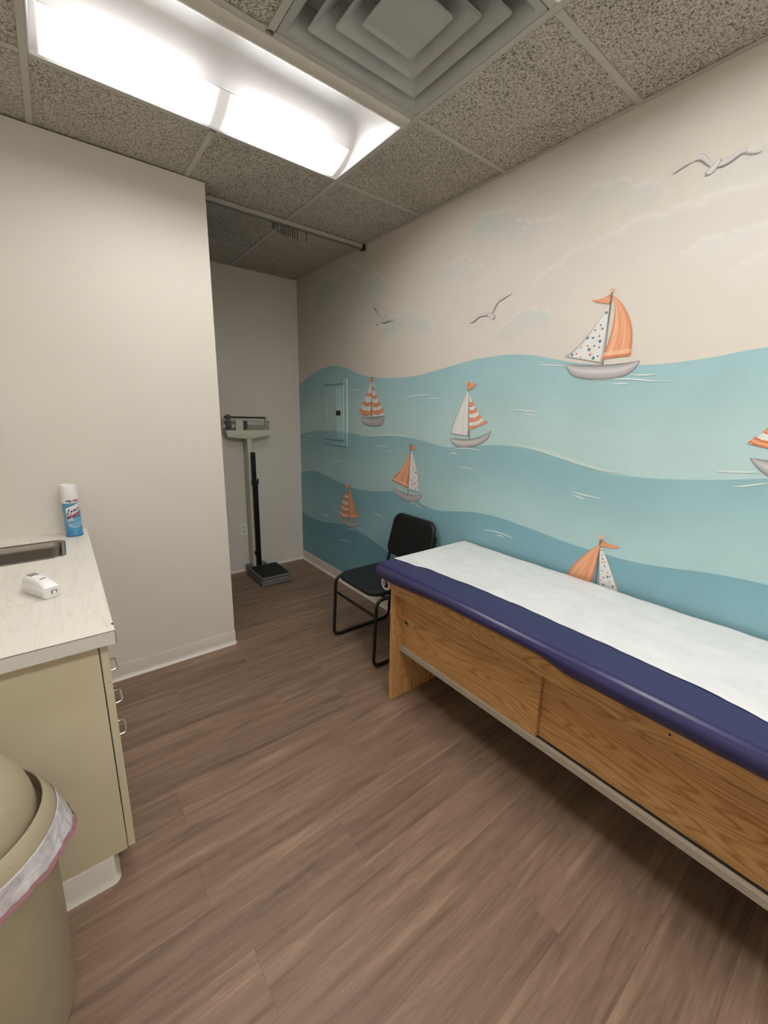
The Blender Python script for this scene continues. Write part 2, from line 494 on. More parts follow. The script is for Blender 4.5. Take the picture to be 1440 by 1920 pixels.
# ---- ceiling: slab, lay-in tiles and tee bars
ceiling = structure(box('ceiling', (XL - .1, YR - .1, H + .30), (W + .1, BK + .1, H + .34), M['slab']))
gx = [XL, -3 * T, -2 * T, -T, 0.0, W]
gy = [BK, 2 * T, T, 0.0, -T, -2 * T, -3 * T, -4 * T, -5 * T, YR]
skip = {(2, 3), (3, 3), (2, 5), (3, 5), (3, 4), (2, 7), (3, 7)}
tcache = {}
for i in range(len(gx) - 1):
    for j in range(len(gy) - 1):
        if (i, j) in skip: continue
        x0, x1, y1, y0 = gx[i], gx[i + 1], gy[j], gy[j + 1]
        key = (round(x1 - x0, 4), round(y1 - y0, 4))
        if key not in tcache:
            bm = bmesh.new(); add_box(bm, (.002, .002, .005), (x1 - x0 - .002, y1 - y0 - .002, .021))
            me = bpy.data.meshes.new('ceiling_tile'); bm.to_mesh(me); bm.free(); me.materials.append(M['tile']); tcache[key] = me
        o = bpy.data.objects.new('ceiling_tile', tcache[key]); link(o, ceiling)
        o.location = Vector((x0, y0, H)) - wloc(ceiling)
def tee(lo, hi):
    bm = bmesh.new(); add_box(bm, lo, hi, .0012, 1)
    ax = 0 if hi[0] - lo[0] > hi[1] - lo[1] else 1
    c = [(lo[i] + hi[i]) / 2 for i in range(3)]
    l2, h2 = list(lo), list(hi); l2[1 - ax] = c[1 - ax] - .001; h2[1 - ax] = c[1 - ax] + .001; l2[2] = hi[2]; h2[2] = hi[2] + .03
    add_box(bm, l2, h2)
    bm_obj('tee_bar', bm, M['tbar'], ceiling)
for x in gx[1:-1]:
    segs = [(YR, BK)]
    if abs(x + T) < 1e-6: segs = [(YR, -5 * T - .012), (-4 * T + .012, -3 * T - .012), (-2 * T + .012, -T - .012), (.012, BK)]      # no runner across the light fixtures
    if x < EDGE: segs = [s for a, b in segs for s in ([(a, PT - .0005), (PT + .1155, b)] if a < PT < b else [(a, b)])]
    for (a, b) in segs:
        tee((x - .012, a, H), (x + .012, b, H + .0045))
for y in gy[1:-1]:
    for i in range(len(gx) - 1):
        tee((gx[i] + (.0125 if i else 0), y - .012, H + .0004), (gx[i + 1] - (.0125 if i < 4 else 0), y + .012, H + .0045))
for nm, lo, hi in (('trim_1', (W - .02, YR, H), (W, BK, H + .003)), ('trim_2', (XL, BK - .02, H), (W - .02, BK, H + .003)), ('trim_3', (XL, YR, H), (XL + .02, PT, H + .003))):
    structure(box(nm, lo, hi, M['tbar']))

# ---- recessed light fixtures
def troffer(x0, x1, y0, y1, label, tube_, flip=False):
    """lay-in fixture: vaulted white reflector, rolled lip on the near side (y0), slanting lit lens on the far side (y1)"""
    root = empty('ceiling_light', ((x0 + x1) / 2, (y0 + y1) / 2, H)); tag(root, label, 'light', 'recessed ceiling lights')
    fw = .013
    def yp(s): return y0 + s if flip else y1 - s
    xa, xb = x0 + fw, x1 - fw
    prof = [(.016, .001), (.014, .03), (.03, .062), (.07, .088), (.13, .106), (.21, .117), (.29, .117), (.37, .106), (.44, .086), (.495, .056), (.525, .028), (.535, .004)]
    # resample smooth
    ss = np.array(prof); t = np.linspace(0, 1, len(prof)); tt = np.linspace(0, 1, 40)
    ps = [(float(np.interp(q, t, ss[:, 0])), float(np.interp(q, t, ss[:, 1]))) for q in tt]
    cols_ = []
    nc = 9; cw = .10
    for k in range(nc + 1):
        u = k / nc; cols_.append((xa + cw * u, math.sqrt(max(0, 1 - (1 - u) ** 2))))
    for k in range(nc + 1):
        u = k / nc; cols_.append((xb - cw * (1 - u), math.sqrt(max(0, 1 - u ** 2))))
    v, f = [], []
    for (x, k) in cols_:
        for (s, z) in ps: v.append((x, yp(s), H + .001 + max(0, z - .001) * k))
    n = len(ps)
    def grid(a, b):
        return [(c * n + i, c * n + i + 1, (c + 1) * n + i + 1, (c + 1) * n + i) for c in range(a, b) for i in range(n - 1)]
    def sub(name, a, b):
        fs = grid(a, b); used = sorted({i for q in fs for i in q}); mp = {i: k for k, i in enumerate(used)}
        return mk(name, [v[i] for i in used], [[mp[i] for i in q] for q in fs], M['white_metal'], root, smooth=True)
    sub('end_reflector', 0, nc); sub('reflector', nc, nc + 1); sub('end_reflector', nc + 1, 2 * nc + 1)
    # rolled lip
    lp = [(.535, .012)] + [(.566 + .031 * math.cos(a), .002 - .014 * math.sin(a)) for a in np.linspace(math.pi, 0, 14)] + [(.5975, .012)]
    vv = [(x, yp(s), H + z) for x in (xa + .002, xb - .002) for s, z in lp]; k = len(lp)
    ff = [(i, i + 1, k + i + 1, k + i) for i in range(k - 1)] + [(k - 1, 0, k, 2 * k - 1), tuple(range(k))[::-1], tuple(range(k, 2 * k))]
    o = mk('lip', vv, ff, M['cream'], root, smooth=True); sharp(o, 50)
    # frame
    bm = bmesh.new()
    add_box(bm, (xa, y1 - .017, H - .001), (xb, y1 - .0125, H + .012)); add_box(bm, (xa, y0 + .0125, H - .001), (xb, y0 + .0135, H + .012))
    add_box(bm, (xa - .0008, y0 + .0125, H - .001), (xa + .003, y1 - .0125, H + .012)); add_box(bm, (xb - .003, y0 + .0125, H - .001), (xb + .0008, y1 - .0125, H + .012))
    bm_obj('frame', bm, M['white_metal'], root)
    # closed sheet-metal back pan
    bm = bmesh.new(); add_box(bm, (xa, y0 + .013, H + .125), (xb, y1 - .013, H + .14)); 
    for lo, hi in (((xa, y0 + .013, H + .01), (xa + .001, y1 - .013, H + .13)), ((xb - .001, y0 + .013, H + .01), (xb, y1 - .013, H + .13)), ((xa, y0 + .013, H + .01), (xb, y0 + .014, H + .13)), ((xa, y1 - .014, H + .01), (xb, y1 - .013, H + .13))): add_box(bm, lo, hi)
    bm_obj('back_pan', bm, M['white_metal'], root)
    # lit lens, slightly bowed
    pts = []
    for q in np.linspace(0, 1, 9): pts.append((.022 + .16 * q, .003 + .052 * q - .010 * math.sin(math.pi * q)))
    th = .003; loop = pts + [(s, z + th) for s, z in pts[::-1]]
    L0, L1 = xa + .025, xb - .025; k = len(loop)
    vv = [(x, yp(s), H + z) for x in (L0, L1) for s, z in loop]
    ff = [(i, (i + 1) % k, k + (i + 1) % k, k + i) for i in range(k)] + [tuple(range(k))[::-1], tuple(range(k, 2 * k))]
    o = mk('lens', vv, ff, M['lens_' + tube_], root, smooth=True); sharp(o, 50)
    o.data.materials.append(M['lens_back'])
    for i in range(len(pts) - 1, k): o.data.polygons[i].material_index = 1
    for i in (k, k + 1): o.data.polygons[i].material_index = 1
    return root
M['cream'] = plain('cream_enamel', rgb(206, 198, 184), .45, var=.02)
troffer(-2 * T, 0, -T, 0, 'large recessed ceiling light in front of the partition wall', 'a')
troffer(-2 * T, 0, -3 * T, -2 * T, 'ceiling light glimpsed as a sliver beyond the corner of the square vent', 'b')
troffer(-2 * T, 0, -5 * T, -4 * T, 'unseen ceiling light added behind the viewer, out of the picture', 'c', True)  # added fixture, turned to brighten the cabinet side and lower walls

# ---- square cone diffuser
cx, cy = -T / 2, -1.5 * T
dv = empty('ceiling_vent', (cx, cy, H)); tag(dv, 'grey square ceiling vent with nested stepped cones', 'vent')
def sq_ring(name, prof, parent, rad=.02):
    loops = [[(a, b, H + z) for a, b in rrect(cx - h, cx + h, cy - h, cy + h, max(.003, min(rad, h * .3)), 4)] for h, z in prof]
    return loft(name, loops, M['diff'], parent, autos=40)
sq_ring('frame', [(.2905, .003), (.2905, .001), (.268, .001), (.262, .006), (.245, .030), (.236, .079), (.24, .079), (.266, .008), (.2905, .004)], dv, .008)
for (h_out, h_in, z) in ((.222, .165, .0), (.160, .105, .0)):
    sq_ring('cone', [(h_out, z), (h_in, z + .042), (h_in - .012, z + .075), (h_in - .010, z + .075), (h_in + .003, z + .044), (h_out - .001, z + .0035)], dv, .014)
loops = [[(a, b, H + z) for a, b in rrect(cx - h, cx + h, cy - h, cy + h, max(.0005, min(.012, h * .2)), 4)] for h, z in ((.098, .006), (.1, 0), (.097, .001), (.05, .022), (.004, .042))]
loft('center_cone', loops, M['diff'], dv, cap0=True, cap1=True, autos=25)
lathe('damper_hub', [(.001, .034), (.008, .035), (.010, .040)], (cx, cy, H), M['diff'], dv, seg=16)
box('neck', (cx - .285, cy - .285, H + .08), (cx + .285, cy + .285, H + .10), M['diff'], dv)

# ================================================================== THE MURAL (paint on wall_right)
CREST1 = [(1.697,1.755),(1.493,1.817),(1.307,1.866),(1.135,1.885),(1.002,1.882),(0.876,1.862),(0.757,1.827),(0.643,1.792),(0.535,1.775),(0.354,1.755),(0.171,1.748),(0.004,1.752),(-0.117,1.767),(-0.258,1.785),(-0.387,1.804),(-0.506,1.818),(-0.617,1.821),(-0.72,1.821),(-0.855,1.806),(-0.909,1.793),(-0.962,1.78),(-1.029,1.764),(-1.108,1.749),(-1.197,1.736),(-1.279,1.728),(-1.348,1.724),(-1.414,1.723),(-1.48,1.725),(-1.542,1.73),(-1.614,1.737),(-1.68,1.749),(-1.739,1.754)]
CREST2 = [(1.707,1.283),(1.584,1.308),(1.451,1.327),(1.264,1.343),(1.091,1.351),(0.878,1.352),(0.707,1.341),(0.593,1.331),(0.484,1.333),(0.342,1.349),(0.19,1.356),(0.049,1.351),(-0.066,1.342),(-0.175,1.326),(-0.264,1.316),(-0.347,1.316),(-0.476,1.33),(-0.617,1.35),(-0.705,1.357),(-0.799,1.355),(-0.906,1.347),(-0.98,1.335),(-1.051,1.321),(-1.118,1.306),(-1.183,1.292),(-1.244,1.281),(-1.301,1.275),(-1.381,1.276),(-1.456,1.278),(-1.531,1.284),(-1.611,1.293),(-1.708,1.307),(-1.812,1.326)]
CREST3 = [(1.692,0.903),(1.533,0.944),(1.369,0.96),(1.215,0.949),(1.042,0.927),(0.88,0.907),(0.729,0.896),(0.587,0.902),(0.432,0.917),(0.25,0.95),(0.1,0.953),(-0.005,0.947),(-0.107,0.916),(-0.203,0.901),(-0.292,0.906),(-0.404,0.928),(-0.521,0.949),(-0.619,0.957),(-0.7,0.96),(-0.777,0.957),(-0.852,0.949),(-0.952,0.941),(-1.027,0.932),(-1.099,0.924),(-1.167,0.918),(-1.239,0.915),(-1.322,0.913),(-1.379,0.912),(-1.446,0.914),(-1.509,0.919),(-1.585,0.93),(-1.666,0.944),(-1.742,0.954),(-1.812,0.959),(-1.874,0.961)]
CREST4 = [(1.696,0.504),(1.554,0.488),(1.386,0.479),(1.226,0.493),(1.019,0.532),(0.855,0.547),(0.702,0.543),(0.558,0.532),(0.444,0.513),(0.357,0.499),(0.274,0.479),(0.153,0.456),(-0.032,0.443),(-0.2,0.437)]
FOAM = [[(0.768,1.685),(0.71,1.681),(0.631,1.684)],[(0.122,1.617),(0.046,1.624),(-0.034,1.631),(-0.155,1.631)],[(-0.112,1.607),(-0.229,1.608)],[(0.441,1.262),(0.359,1.274),(0.277,1.277)],[(0.289,1.242),(0.241,1.244)],[(1.081,1.089),(0.985,1.088),(0.854,1.126)],[(-0.329,1.277),(-0.369,1.285),(-0.409,1.282)],[(-0.348,1.299),(-0.4,1.315),(-0.464,1.322),(-0.526,1.32),(-0.586,1.315)],[(-0.403,1.197),(-0.448,1.207),(-0.499,1.205),(-0.542,1.204)],[(-0.754,1.54),(-0.799,1.543),(-0.847,1.54),(-0.885,1.536),(-0.931,1.53)],[(-0.839,1.524),(-0.878,1.519),(-0.915,1.516)],[(0.027,0.901),(-0.016,0.912),(-0.059,0.899),(-0.117,0.882)],[(0.755,1.373),(0.661,1.381)],[(1.552,1.276),(1.42,1.291)],[(-0.883,1.756),(-0.948,1.753),(-1.032,1.742)],[(-1.141,1.67),(-1.205,1.674),(-1.273,1.675),(-1.338,1.67),(-1.399,1.662),(-1.469,1.657)],[(-1.323,1.688),(-1.372,1.685),(-1.419,1.686)],[(-1.249,1.654),(-1.321,1.656)],[(-1.127,1.171),(-1.176,1.166),(-1.222,1.163),(-1.278,1.162)],[(-1.137,1.156),(-1.17,1.15),(-1.201,1.147)],[(-1.661,1.332),(-1.703,1.336),(-1.749,1.34),(-1.79,1.344)],[(-1.721,1.284),(-1.757,1.292),(-1.79,1.303),(-1.823,1.312)],[(1.319,0.558),(1.209,0.563),(1.09,0.593)],[(0.45,0.742),(0.375,0.742),(0.312,0.733)],[(0.993,0.382),(0.882,0.406),(0.751,0.411)],[(0.842,0.52),(0.752,0.534),(0.702,0.525)],[(-0.627,0.861),(-0.674,0.871),(-0.731,0.874),(-0.786,0.871),(-0.846,0.862)],[(-0.727,0.856),(-0.754,0.859),(-0.777,0.857)]]
BOATS = [{'hull':[[(-1.031,1.752),(-1.094,1.744),(-1.168,1.738),(-1.238,1.736),(-1.303,1.738),(-1.349,1.742)],[(-1.031,1.752),(-1.047,1.72),(-1.077,1.694),(-1.132,1.68),(-1.191,1.674),(-1.246,1.675),(-1.298,1.685),(-1.329,1.706),(-1.345,1.728),(-1.349,1.742)]],'sails':[{'a':[(-1.195,1.972),(-1.171,1.931),(-1.135,1.884),(-1.097,1.838),(-1.056,1.804),(-1.023,1.784)],'b':[(-1.199,1.974),(-1.2,1.92),(-1.202,1.862),(-1.202,1.81),(-1.203,1.771),(-1.198,1.743)],'kind':'dot','bands':[]},{'a':[(-1.206,2.007),(-1.221,1.967),(-1.225,1.923),(-1.222,1.873),(-1.212,1.819),(-1.195,1.76)],'b':[(-1.21,2.008),(-1.244,1.976),(-1.274,1.931),(-1.294,1.888),(-1.306,1.837),(-1.31,1.764)],'kind':'orange','bands':[]}],'mast':[(-1.202,2.027),(-1.2,1.738)],'flag':[(-1.198,2.015),(-1.174,2.007),(-1.147,2.003),(-1.118,2.007),(-1.134,1.996),(-1.17,1.987),(-1.195,1.977),(-1.201,1.993)],'ball':(-1.202,2.03,0.009),'dots_b':[(-1.19,1.945,0.006),(-1.172,1.899,0.004),(-1.182,1.883,0.005),(-1.121,1.853,0.006),(-1.146,1.851,0.005),(-1.178,1.834,0.007),(-1.098,1.817,0.003),(-1.156,1.817,0.004),(-1.134,1.804,0.007),(-1.058,1.789,0.006),(-1.158,1.767,0.007),(-1.176,1.773,0.004),(-1.101,1.775,0.003)],'dots_r':[(-1.151,1.881,0.004),(-1.173,1.855,0.004),(-1.126,1.82,0.004),(-1.179,1.809,0.004),(-1.079,1.791,0.004),(-1.142,1.782,0.005)]},{'hull':[[(-0.326,1.373),(-0.396,1.373),(-0.472,1.375),(-0.532,1.386),(-0.589,1.407),(-0.638,1.433)],[(-0.326,1.373),(-0.352,1.341),(-0.393,1.324),(-0.464,1.325),(-0.536,1.34),(-0.582,1.361),(-0.619,1.391),(-0.638,1.433)]],'sails':[{'a':[(-0.45,1.644),(-0.406,1.571),(-0.366,1.496),(-0.338,1.428),(-0.333,1.398)],'b':[(-0.456,1.644),(-0.463,1.571),(-0.469,1.498),(-0.475,1.433),(-0.473,1.392)],'kind':'white','bands':[]},{'a':[(-0.461,1.625),(-0.466,1.571),(-0.47,1.516),(-0.474,1.47),(-0.479,1.426)],'b':[(-0.467,1.625),(-0.499,1.576),(-0.538,1.526),(-0.581,1.492),(-0.611,1.477)],'kind':'stripe','bands':[(0.22,0.34),(0.44,0.55),(0.68,0.79),(0.91,1.0)]}],'mast':[(-0.445,1.698),(-0.482,1.378)],'flag':[(-0.44,1.698),(-0.472,1.688),(-0.514,1.684),(-0.496,1.669),(-0.453,1.646)],'ball':(-0.441,1.692,0.007)},{'hull':[[(0.628,1.482),(0.551,1.475),(0.446,1.477),(0.332,1.489)],[(0.628,1.482),(0.617,1.442),(0.583,1.42),(0.507,1.41),(0.424,1.413),(0.36,1.427),(0.335,1.456),(0.332,1.489)]],'sails':[{'a':[(0.503,1.736),(0.533,1.679),(0.586,1.608),(0.64,1.547),(0.662,1.5)],'b':[(0.495,1.736),(0.493,1.666),(0.492,1.607),(0.493,1.548),(0.492,1.483)],'kind':'stripe','bands':[(0.33,0.42),(0.6,0.71),(0.86,0.98)]},{'a':[(0.482,1.736),(0.485,1.666),(0.486,1.607),(0.485,1.548),(0.483,1.479)],'b':[(0.474,1.735),(0.451,1.677),(0.408,1.607),(0.357,1.549),(0.327,1.494)],'kind':'stripe','bands':[(0.15,0.24),(0.38,0.47),(0.6,0.71),(0.82,0.93)]}],'mast':[(0.483,1.776),(0.487,1.479)],'flag':[(0.483,1.768),(0.522,1.754),(0.562,1.748),(0.514,1.74),(0.483,1.739)],'ball':(0.481,1.772,0.005)},{'hull':[[(0.232,0.985),(0.137,0.97),(0.047,0.961),(-0.038,0.968),(-0.1,0.983)],[(0.232,0.985),(0.192,0.949),(0.126,0.924),(0.054,0.911),(-0.007,0.913),(-0.065,0.935),(-0.096,0.965),(-0.1,0.983)]],'sails':[{'a':[(0.038,1.258),(0.076,1.187),(0.143,1.11),(0.237,1.035)],'b':[(0.031,1.264),(0.034,1.18),(0.04,1.089),(0.053,1.004)],'kind':'orange','bands':[]},{'a':[(0.024,1.259),(0.033,1.169),(0.039,1.078),(0.044,0.997)],'b':[(0.013,1.26),(-0.026,1.187),(-0.06,1.102),(-0.076,0.991)],'kind':'dot','bands':[]}],'mast':[(0.034,1.319),(0.044,0.96)],'flag':[(0.03,1.308),(-0.034,1.288),(0.028,1.268)],'ball':(0.034,1.315,0.005),'dots_r':[(0.001,1.189,0.004),(-0.033,1.123,0.008),(-0.015,1.15,0.005),(-0.049,1.067,0.004),(-0.001,1.038,0.006)],'dots_b':[(-0.018,1.091,0.004),(-0.003,1.162,0.003),(-0.03,1.048,0.006),(0.009,1.065,0.005),(-0.048,1.028,0.004),(-0.039,1.008,0.006),(0.015,1.001,0.004),(-0.003,0.993,0.005)]},{'hull':[[(0.954,0.606),(0.829,0.601),(0.752,0.606),(0.658,0.627)],[(0.954,0.606),(0.935,0.569),(0.887,0.55),(0.803,0.549),(0.719,0.561),(0.673,0.593),(0.658,0.627)]],'sails':[{'a':[(0.821,0.87),(0.868,0.805),(0.929,0.707),(0.963,0.612)],'b':[(0.803,0.873),(0.803,0.795),(0.806,0.71),(0.808,0.619)],'kind':'ostripe','bands':[(0.2,0.3),(0.42,0.54),(0.64,0.74),(0.86,0.95)]},{'a':[(0.796,0.874),(0.798,0.796),(0.8,0.711),(0.798,0.621)],'b':[(0.783,0.872),(0.753,0.818),(0.708,0.743),(0.656,0.655)],'kind':'orange','bands':[]}],'mast':[(0.808,0.907),(0.803,0.607)],'flag':[(0.867,0.915),(0.793,0.92),(0.788,0.893),(0.829,0.881),(0.859,0.89)],'ball':(0.834,0.907,0.013)},{'hull':[[(-1.102,0.68),(-1.217,0.654),(-1.327,0.655),(-1.463,0.702)],[(-1.102,0.68),(-1.157,0.595),(-1.26,0.569),(-1.372,0.6),(-1.45,0.65),(-1.463,0.702)]],'sails':[{'a':[(-1.291,0.95),(-1.248,0.907),(-1.208,0.855),(-1.177,0.805),(-1.137,0.719)],'b':[(-1.296,0.947),(-1.293,0.901),(-1.29,0.852),(-1.285,0.802),(-1.278,0.71)],'kind':'orange','bands':[]},{'a':[(-1.297,0.937),(-1.301,0.887),(-1.307,0.834),(-1.313,0.772),(-1.321,0.694)],'b':[(-1.307,0.94),(-1.336,0.894),(-1.364,0.841),(-1.39,0.791),(-1.424,0.726)],'kind':'dot','bands':[]}],'mast':[(-1.295,0.975),(-1.302,0.686)],'flag':[(-1.3,0.977),(-1.329,0.967),(-1.384,0.963),(-1.36,0.951),(-1.325,0.948),(-1.297,0.945)],'ball':(-1.295,0.987,0.011),'dots_b':[(-1.312,0.908,0.003),(-1.316,0.89,0.004),(-1.329,0.859,0.004),(-1.33,0.879,0.003),(-1.349,0.814,0.006),(-1.36,0.821,0.003),(-1.36,0.794,0.003),(-1.335,0.772,0.005),(-1.377,0.777,0.005),(-1.322,0.835,0.003)],'dots_r':[(-1.304,0.929,0.004),(-1.318,0.875,0.003),(-1.332,0.805,0.004),(-1.347,0.833,0.003),(-1.324,0.792,0.003)]},{'hull':[[(-1.754,1.391),(-1.802,1.387),(-1.85,1.391),(-1.907,1.412)],[(-1.754,1.391),(-1.77,1.369),(-1.791,1.348),(-1.815,1.333),(-1.852,1.331),(-1.881,1.346),(-1.902,1.38),(-1.907,1.412)]],'sails':[{'a':[(-1.81,1.563),(-1.783,1.496),(-1.758,1.465),(-1.737,1.439)],'b':[(-1.814,1.563),(-1.823,1.511),(-1.831,1.464),(-1.839,1.417)],'kind':'stripe','bands':[(0.3,0.42),(0.55,0.66),(0.82,1.0)]}],'mast':[(-1.814,1.573),(-1.846,1.39)],'flag':[(-1.815,1.571),(-1.835,1.563),(-1.818,1.552)],'ball':(-1.814,1.574,0.005)}]
GULLS = [{'wings':[([(-1.427,2.401),(-1.438,2.411),(-1.453,2.417),(-1.467,2.403),(-1.479,2.385),(-1.49,2.371)],[(-1.428,2.4),(-1.437,2.4),(-1.45,2.393),(-1.465,2.379),(-1.479,2.366),(-1.487,2.358)]),([(-1.508,2.366),(-1.527,2.372),(-1.545,2.378),(-1.561,2.384),(-1.583,2.382)],[(-1.506,2.352),(-1.525,2.35),(-1.546,2.356),(-1.563,2.365),(-1.578,2.368)])],'strokes':[[(-1.366,2.385),(-1.4,2.395),(-1.429,2.401)],[(-1.571,2.371),(-1.597,2.358),(-1.613,2.354),(-1.623,2.358)]],'body':([(-1.512,2.379),(-1.503,2.378),(-1.488,2.366),(-1.473,2.353),(-1.472,2.341)],[(-1.512,2.378),(-1.512,2.369),(-1.504,2.354),(-1.492,2.341),(-1.473,2.34)])},{'wings':[([(0.491,2.276),(0.455,2.259),(0.425,2.228),(0.405,2.174)],[(0.49,2.273),(0.478,2.236),(0.444,2.204),(0.416,2.169)]),([(0.394,2.136),(0.357,2.152),(0.311,2.151),(0.235,2.123)],[(0.388,2.127),(0.347,2.116),(0.301,2.12),(0.235,2.121)])],'strokes':[],'body':([(0.339,2.176),(0.376,2.169),(0.413,2.146),(0.453,2.116)],[(0.337,2.172),(0.357,2.156),(0.394,2.133),(0.445,2.112)])},{'wings':[([(-0.424,2.014),(-0.469,2.04),(-0.508,2.049),(-0.561,2.042)],[(-0.443,2.007),(-0.471,2.013),(-0.504,2.03),(-0.563,2.027)]),([(-0.576,2.04),(-0.597,2.084),(-0.641,2.107),(-0.705,2.114)],[(-0.59,2.036),(-0.618,2.08),(-0.662,2.097),(-0.706,2.112)])],'strokes':[],'body':([(-0.551,2.039),(-0.563,2.044),(-0.591,2.034),(-0.607,2.021)],[(-0.554,2.031),(-0.571,2.02),(-0.588,2.006),(-0.606,2.01)])}]
CLOUDS = [('grey',[(-0.934,2.091,0.093),(-1.054,2.142,0.092),(-1.166,2.157,0.094),(-1.287,2.165,0.108),(-1.416,2.158,0.111),(-1.544,2.156,0.121),(-1.657,2.155,0.114)]),('blue',[(-0.702,1.924,0.057),(-0.794,1.95,0.075),(-0.867,1.952,0.058)]),('blue',[(-1.078,2.399,0.051),(-1.156,2.383,0.06),(-1.262,2.338,0.057),(-1.046,2.38,0.042)]),('blue',[(-0.498,2.456,0.071),(-0.601,2.439,0.074),(-0.703,2.375,0.06)]),('grey',[(-0.242,2.297,0.057),(-0.345,2.294,0.069),(-0.445,2.253,0.053)]),('blue',[(1.167,2.423,0.164),(0.84,2.44,0.152),(0.49,2.354,0.105)]),('blue',[(0.267,2.061,0.087),(0.101,2.088,0.082),(-0.03,2.038,0.063)]),('white',[(-1.464,2.067,0.046),(-1.526,2.078,0.062),(-1.629,2.076,0.067),(-1.697,2.074,0.064)]),('white',[(-1.645,1.984,0.051),(-1.697,1.997,0.058)]),('grey',[(-0.795,2.338,0.07),(-0.878,2.337,0.057)]),('blue',[(-1.563,2.309,0.066),(-1.644,2.309,0.079)])]

def smoothstep(a, b, x):
    t = np.clip((x - a) / (b - a), 0, 1); return t * t * (3 - 2 * t)
def crest_fn(pts, tail):
    pts = sorted(list(pts) + tail); ys = np.array([p[0] for p in pts]); zs = np.array([p[1] for p in pts])
    yy = np.arange(-3.6, 1.95, .008); zz = np.interp(yy, ys, zs)
    k = np.hanning(13); k /= k.sum(); zz = np.convolve(np.pad(zz, 6, 'edge'), k, 'valid')
    return lambda y: np.interp(y, yy, zz)
cf = [crest_fn(CREST1, [(-2.2, 1.80), (-2.7, 1.74), (-3.4, 1.79)]), crest_fn(CREST2, [(-2.3, 1.40), (-2.8, 1.47), (-3.4, 1.40)]),
      crest_fn(CREST3, [(-2.3, .93), (-2.8, .99), (-3.4, .95)]), crest_fn(CREST4, [(-.6, .42), (-1.4, .40), (-3.4, .38)])]
ZC = [(rgb(156, 193, 197), rgb(182, 209, 207), .40), (rgb(144, 184, 190), rgb(172, 203, 203), .36),
      (rgb(126, 171, 182), rgb(148, 188, 195), .40), (rgb(106, 154, 168), rgb(118, 166, 178), .3)]
def zone_color(k, y, d):
    t, b, s = (np.array(ZC[k][0]), np.array(ZC[k][1]), ZC[k][2])
    m = smoothstep(0, s, d + .04 * np.sin(3.1 * y + k))
    return t[None, :] * (1 - m[:, None]) + b[None, :] * m[:, None]
def sky_color(y, z):
    hz = smoothstep(1.7, 2.6, z)
    c = np.array(rgb(217, 208, 196))[None] * (1 - hz[:, None]) + np.array(rgb(214, 206, 194))[None] * hz[:, None]
    m = .5 + .5 * np.sin(2.3 * y + 1.7 * z) * np.sin(1.3 * y - 3.1 * z + 1)
    c = c * (1 - .35 * m[:, None]) + np.array(rgb(218, 212, 204))[None] * (.35 * m[:, None])
    for kind, cs in CLOUDS:
        tint = np.array({'blue': rgb(192, 204, 202), 'grey': rgb(206, 205, 203), 'white': rgb(216, 215, 211)}[kind])
        a = np.zeros_like(y); rim = np.zeros_like(y); ins = np.zeros_like(y)
        for (a0, b0, r) in cs:
            r = r * 1.05
            dx, dz = (y - a0) / 1.25, z - b0; d = np.hypot(dx, dz) / r
            a = np.maximum(a, smoothstep(1.06, .86, d) * (1 - smoothstep(-.1, 1.0, -dz / r)))
            rim = np.maximum(rim, smoothstep(1.06, .97, d) * smoothstep(.70, .95, d) * smoothstep(.15, .7, dz / r))
            ins = np.maximum(ins, smoothstep(.95, .75, d))
        a = a * (.75 + .25 * np.sin(17 * y + 3) * np.sin(13 * z))
        c = c * (1 - .46 * a[:, None]) + tint[None] * (.46 * a[:, None])
        rr = (rim * (1 - ins) * .42)[:, None]
        c = c * (1 - rr) + np.array(rgb(232, 229, 223))[None] * rr
    return c
def mural_color(y, z):
    y = np.asarray(y, float); z = np.asarray(z, float); c = sky_color(y, z)
    for k in range(4):
        cr = cf[k](y); m = z < cr; zc = zone_color(k, y, cr - z); c[m] = zc[m]
    return c
ny, nz = 340, 205
ys = np.linspace(YR - .1, BK + .1, ny); zs = np.linspace(-.05, TOPZ, nz)
YY, ZZ = np.meshgrid(ys, zs, indexing='ij')
gv = np.stack([np.full(YY.size, W), YY.ravel(), ZZ.ravel()], 1)
gc = sky_color(YY.ravel(), ZZ.ravel())
idx = np.arange(ny * nz).reshape(ny, nz)
gf = np.stack([idx[:-1, :-1].ravel(), idx[:-1, 1:].ravel(), idx[1:, 1:].ravel(), idx[1:, :-1].ravel()], 1).tolist()
ex = [(W + .1, ys[0], zs[0]), (W + .1, ys[-1], zs[0]), (W + .1, ys[-1], zs[-1]), (W + .1, ys[0], zs[-1])]
n0 = ny * nz
q = [int(idx[0, 0]), int(idx[-1, 0]), int(idx[-1, -1]), int(idx[0, -1])]
gf += [(n0, n0 + 1, n0 + 2, n0 + 3), (q[0], q[1], n0 + 1, n0), (q[1], q[2], n0 + 2, n0 + 1), (q[2], q[3], n0 + 3, n0 + 2), (q[3], q[0], n0, n0 + 3)]
wall = mk('wall_right', np.vstack([gv, np.array(ex)]), gf, M['mural'], None, cols=np.vstack([gc, np.ones((4, 3)) * .6]))
structure(wall, 'long wall painted with a pastel sea and sailboat mural')

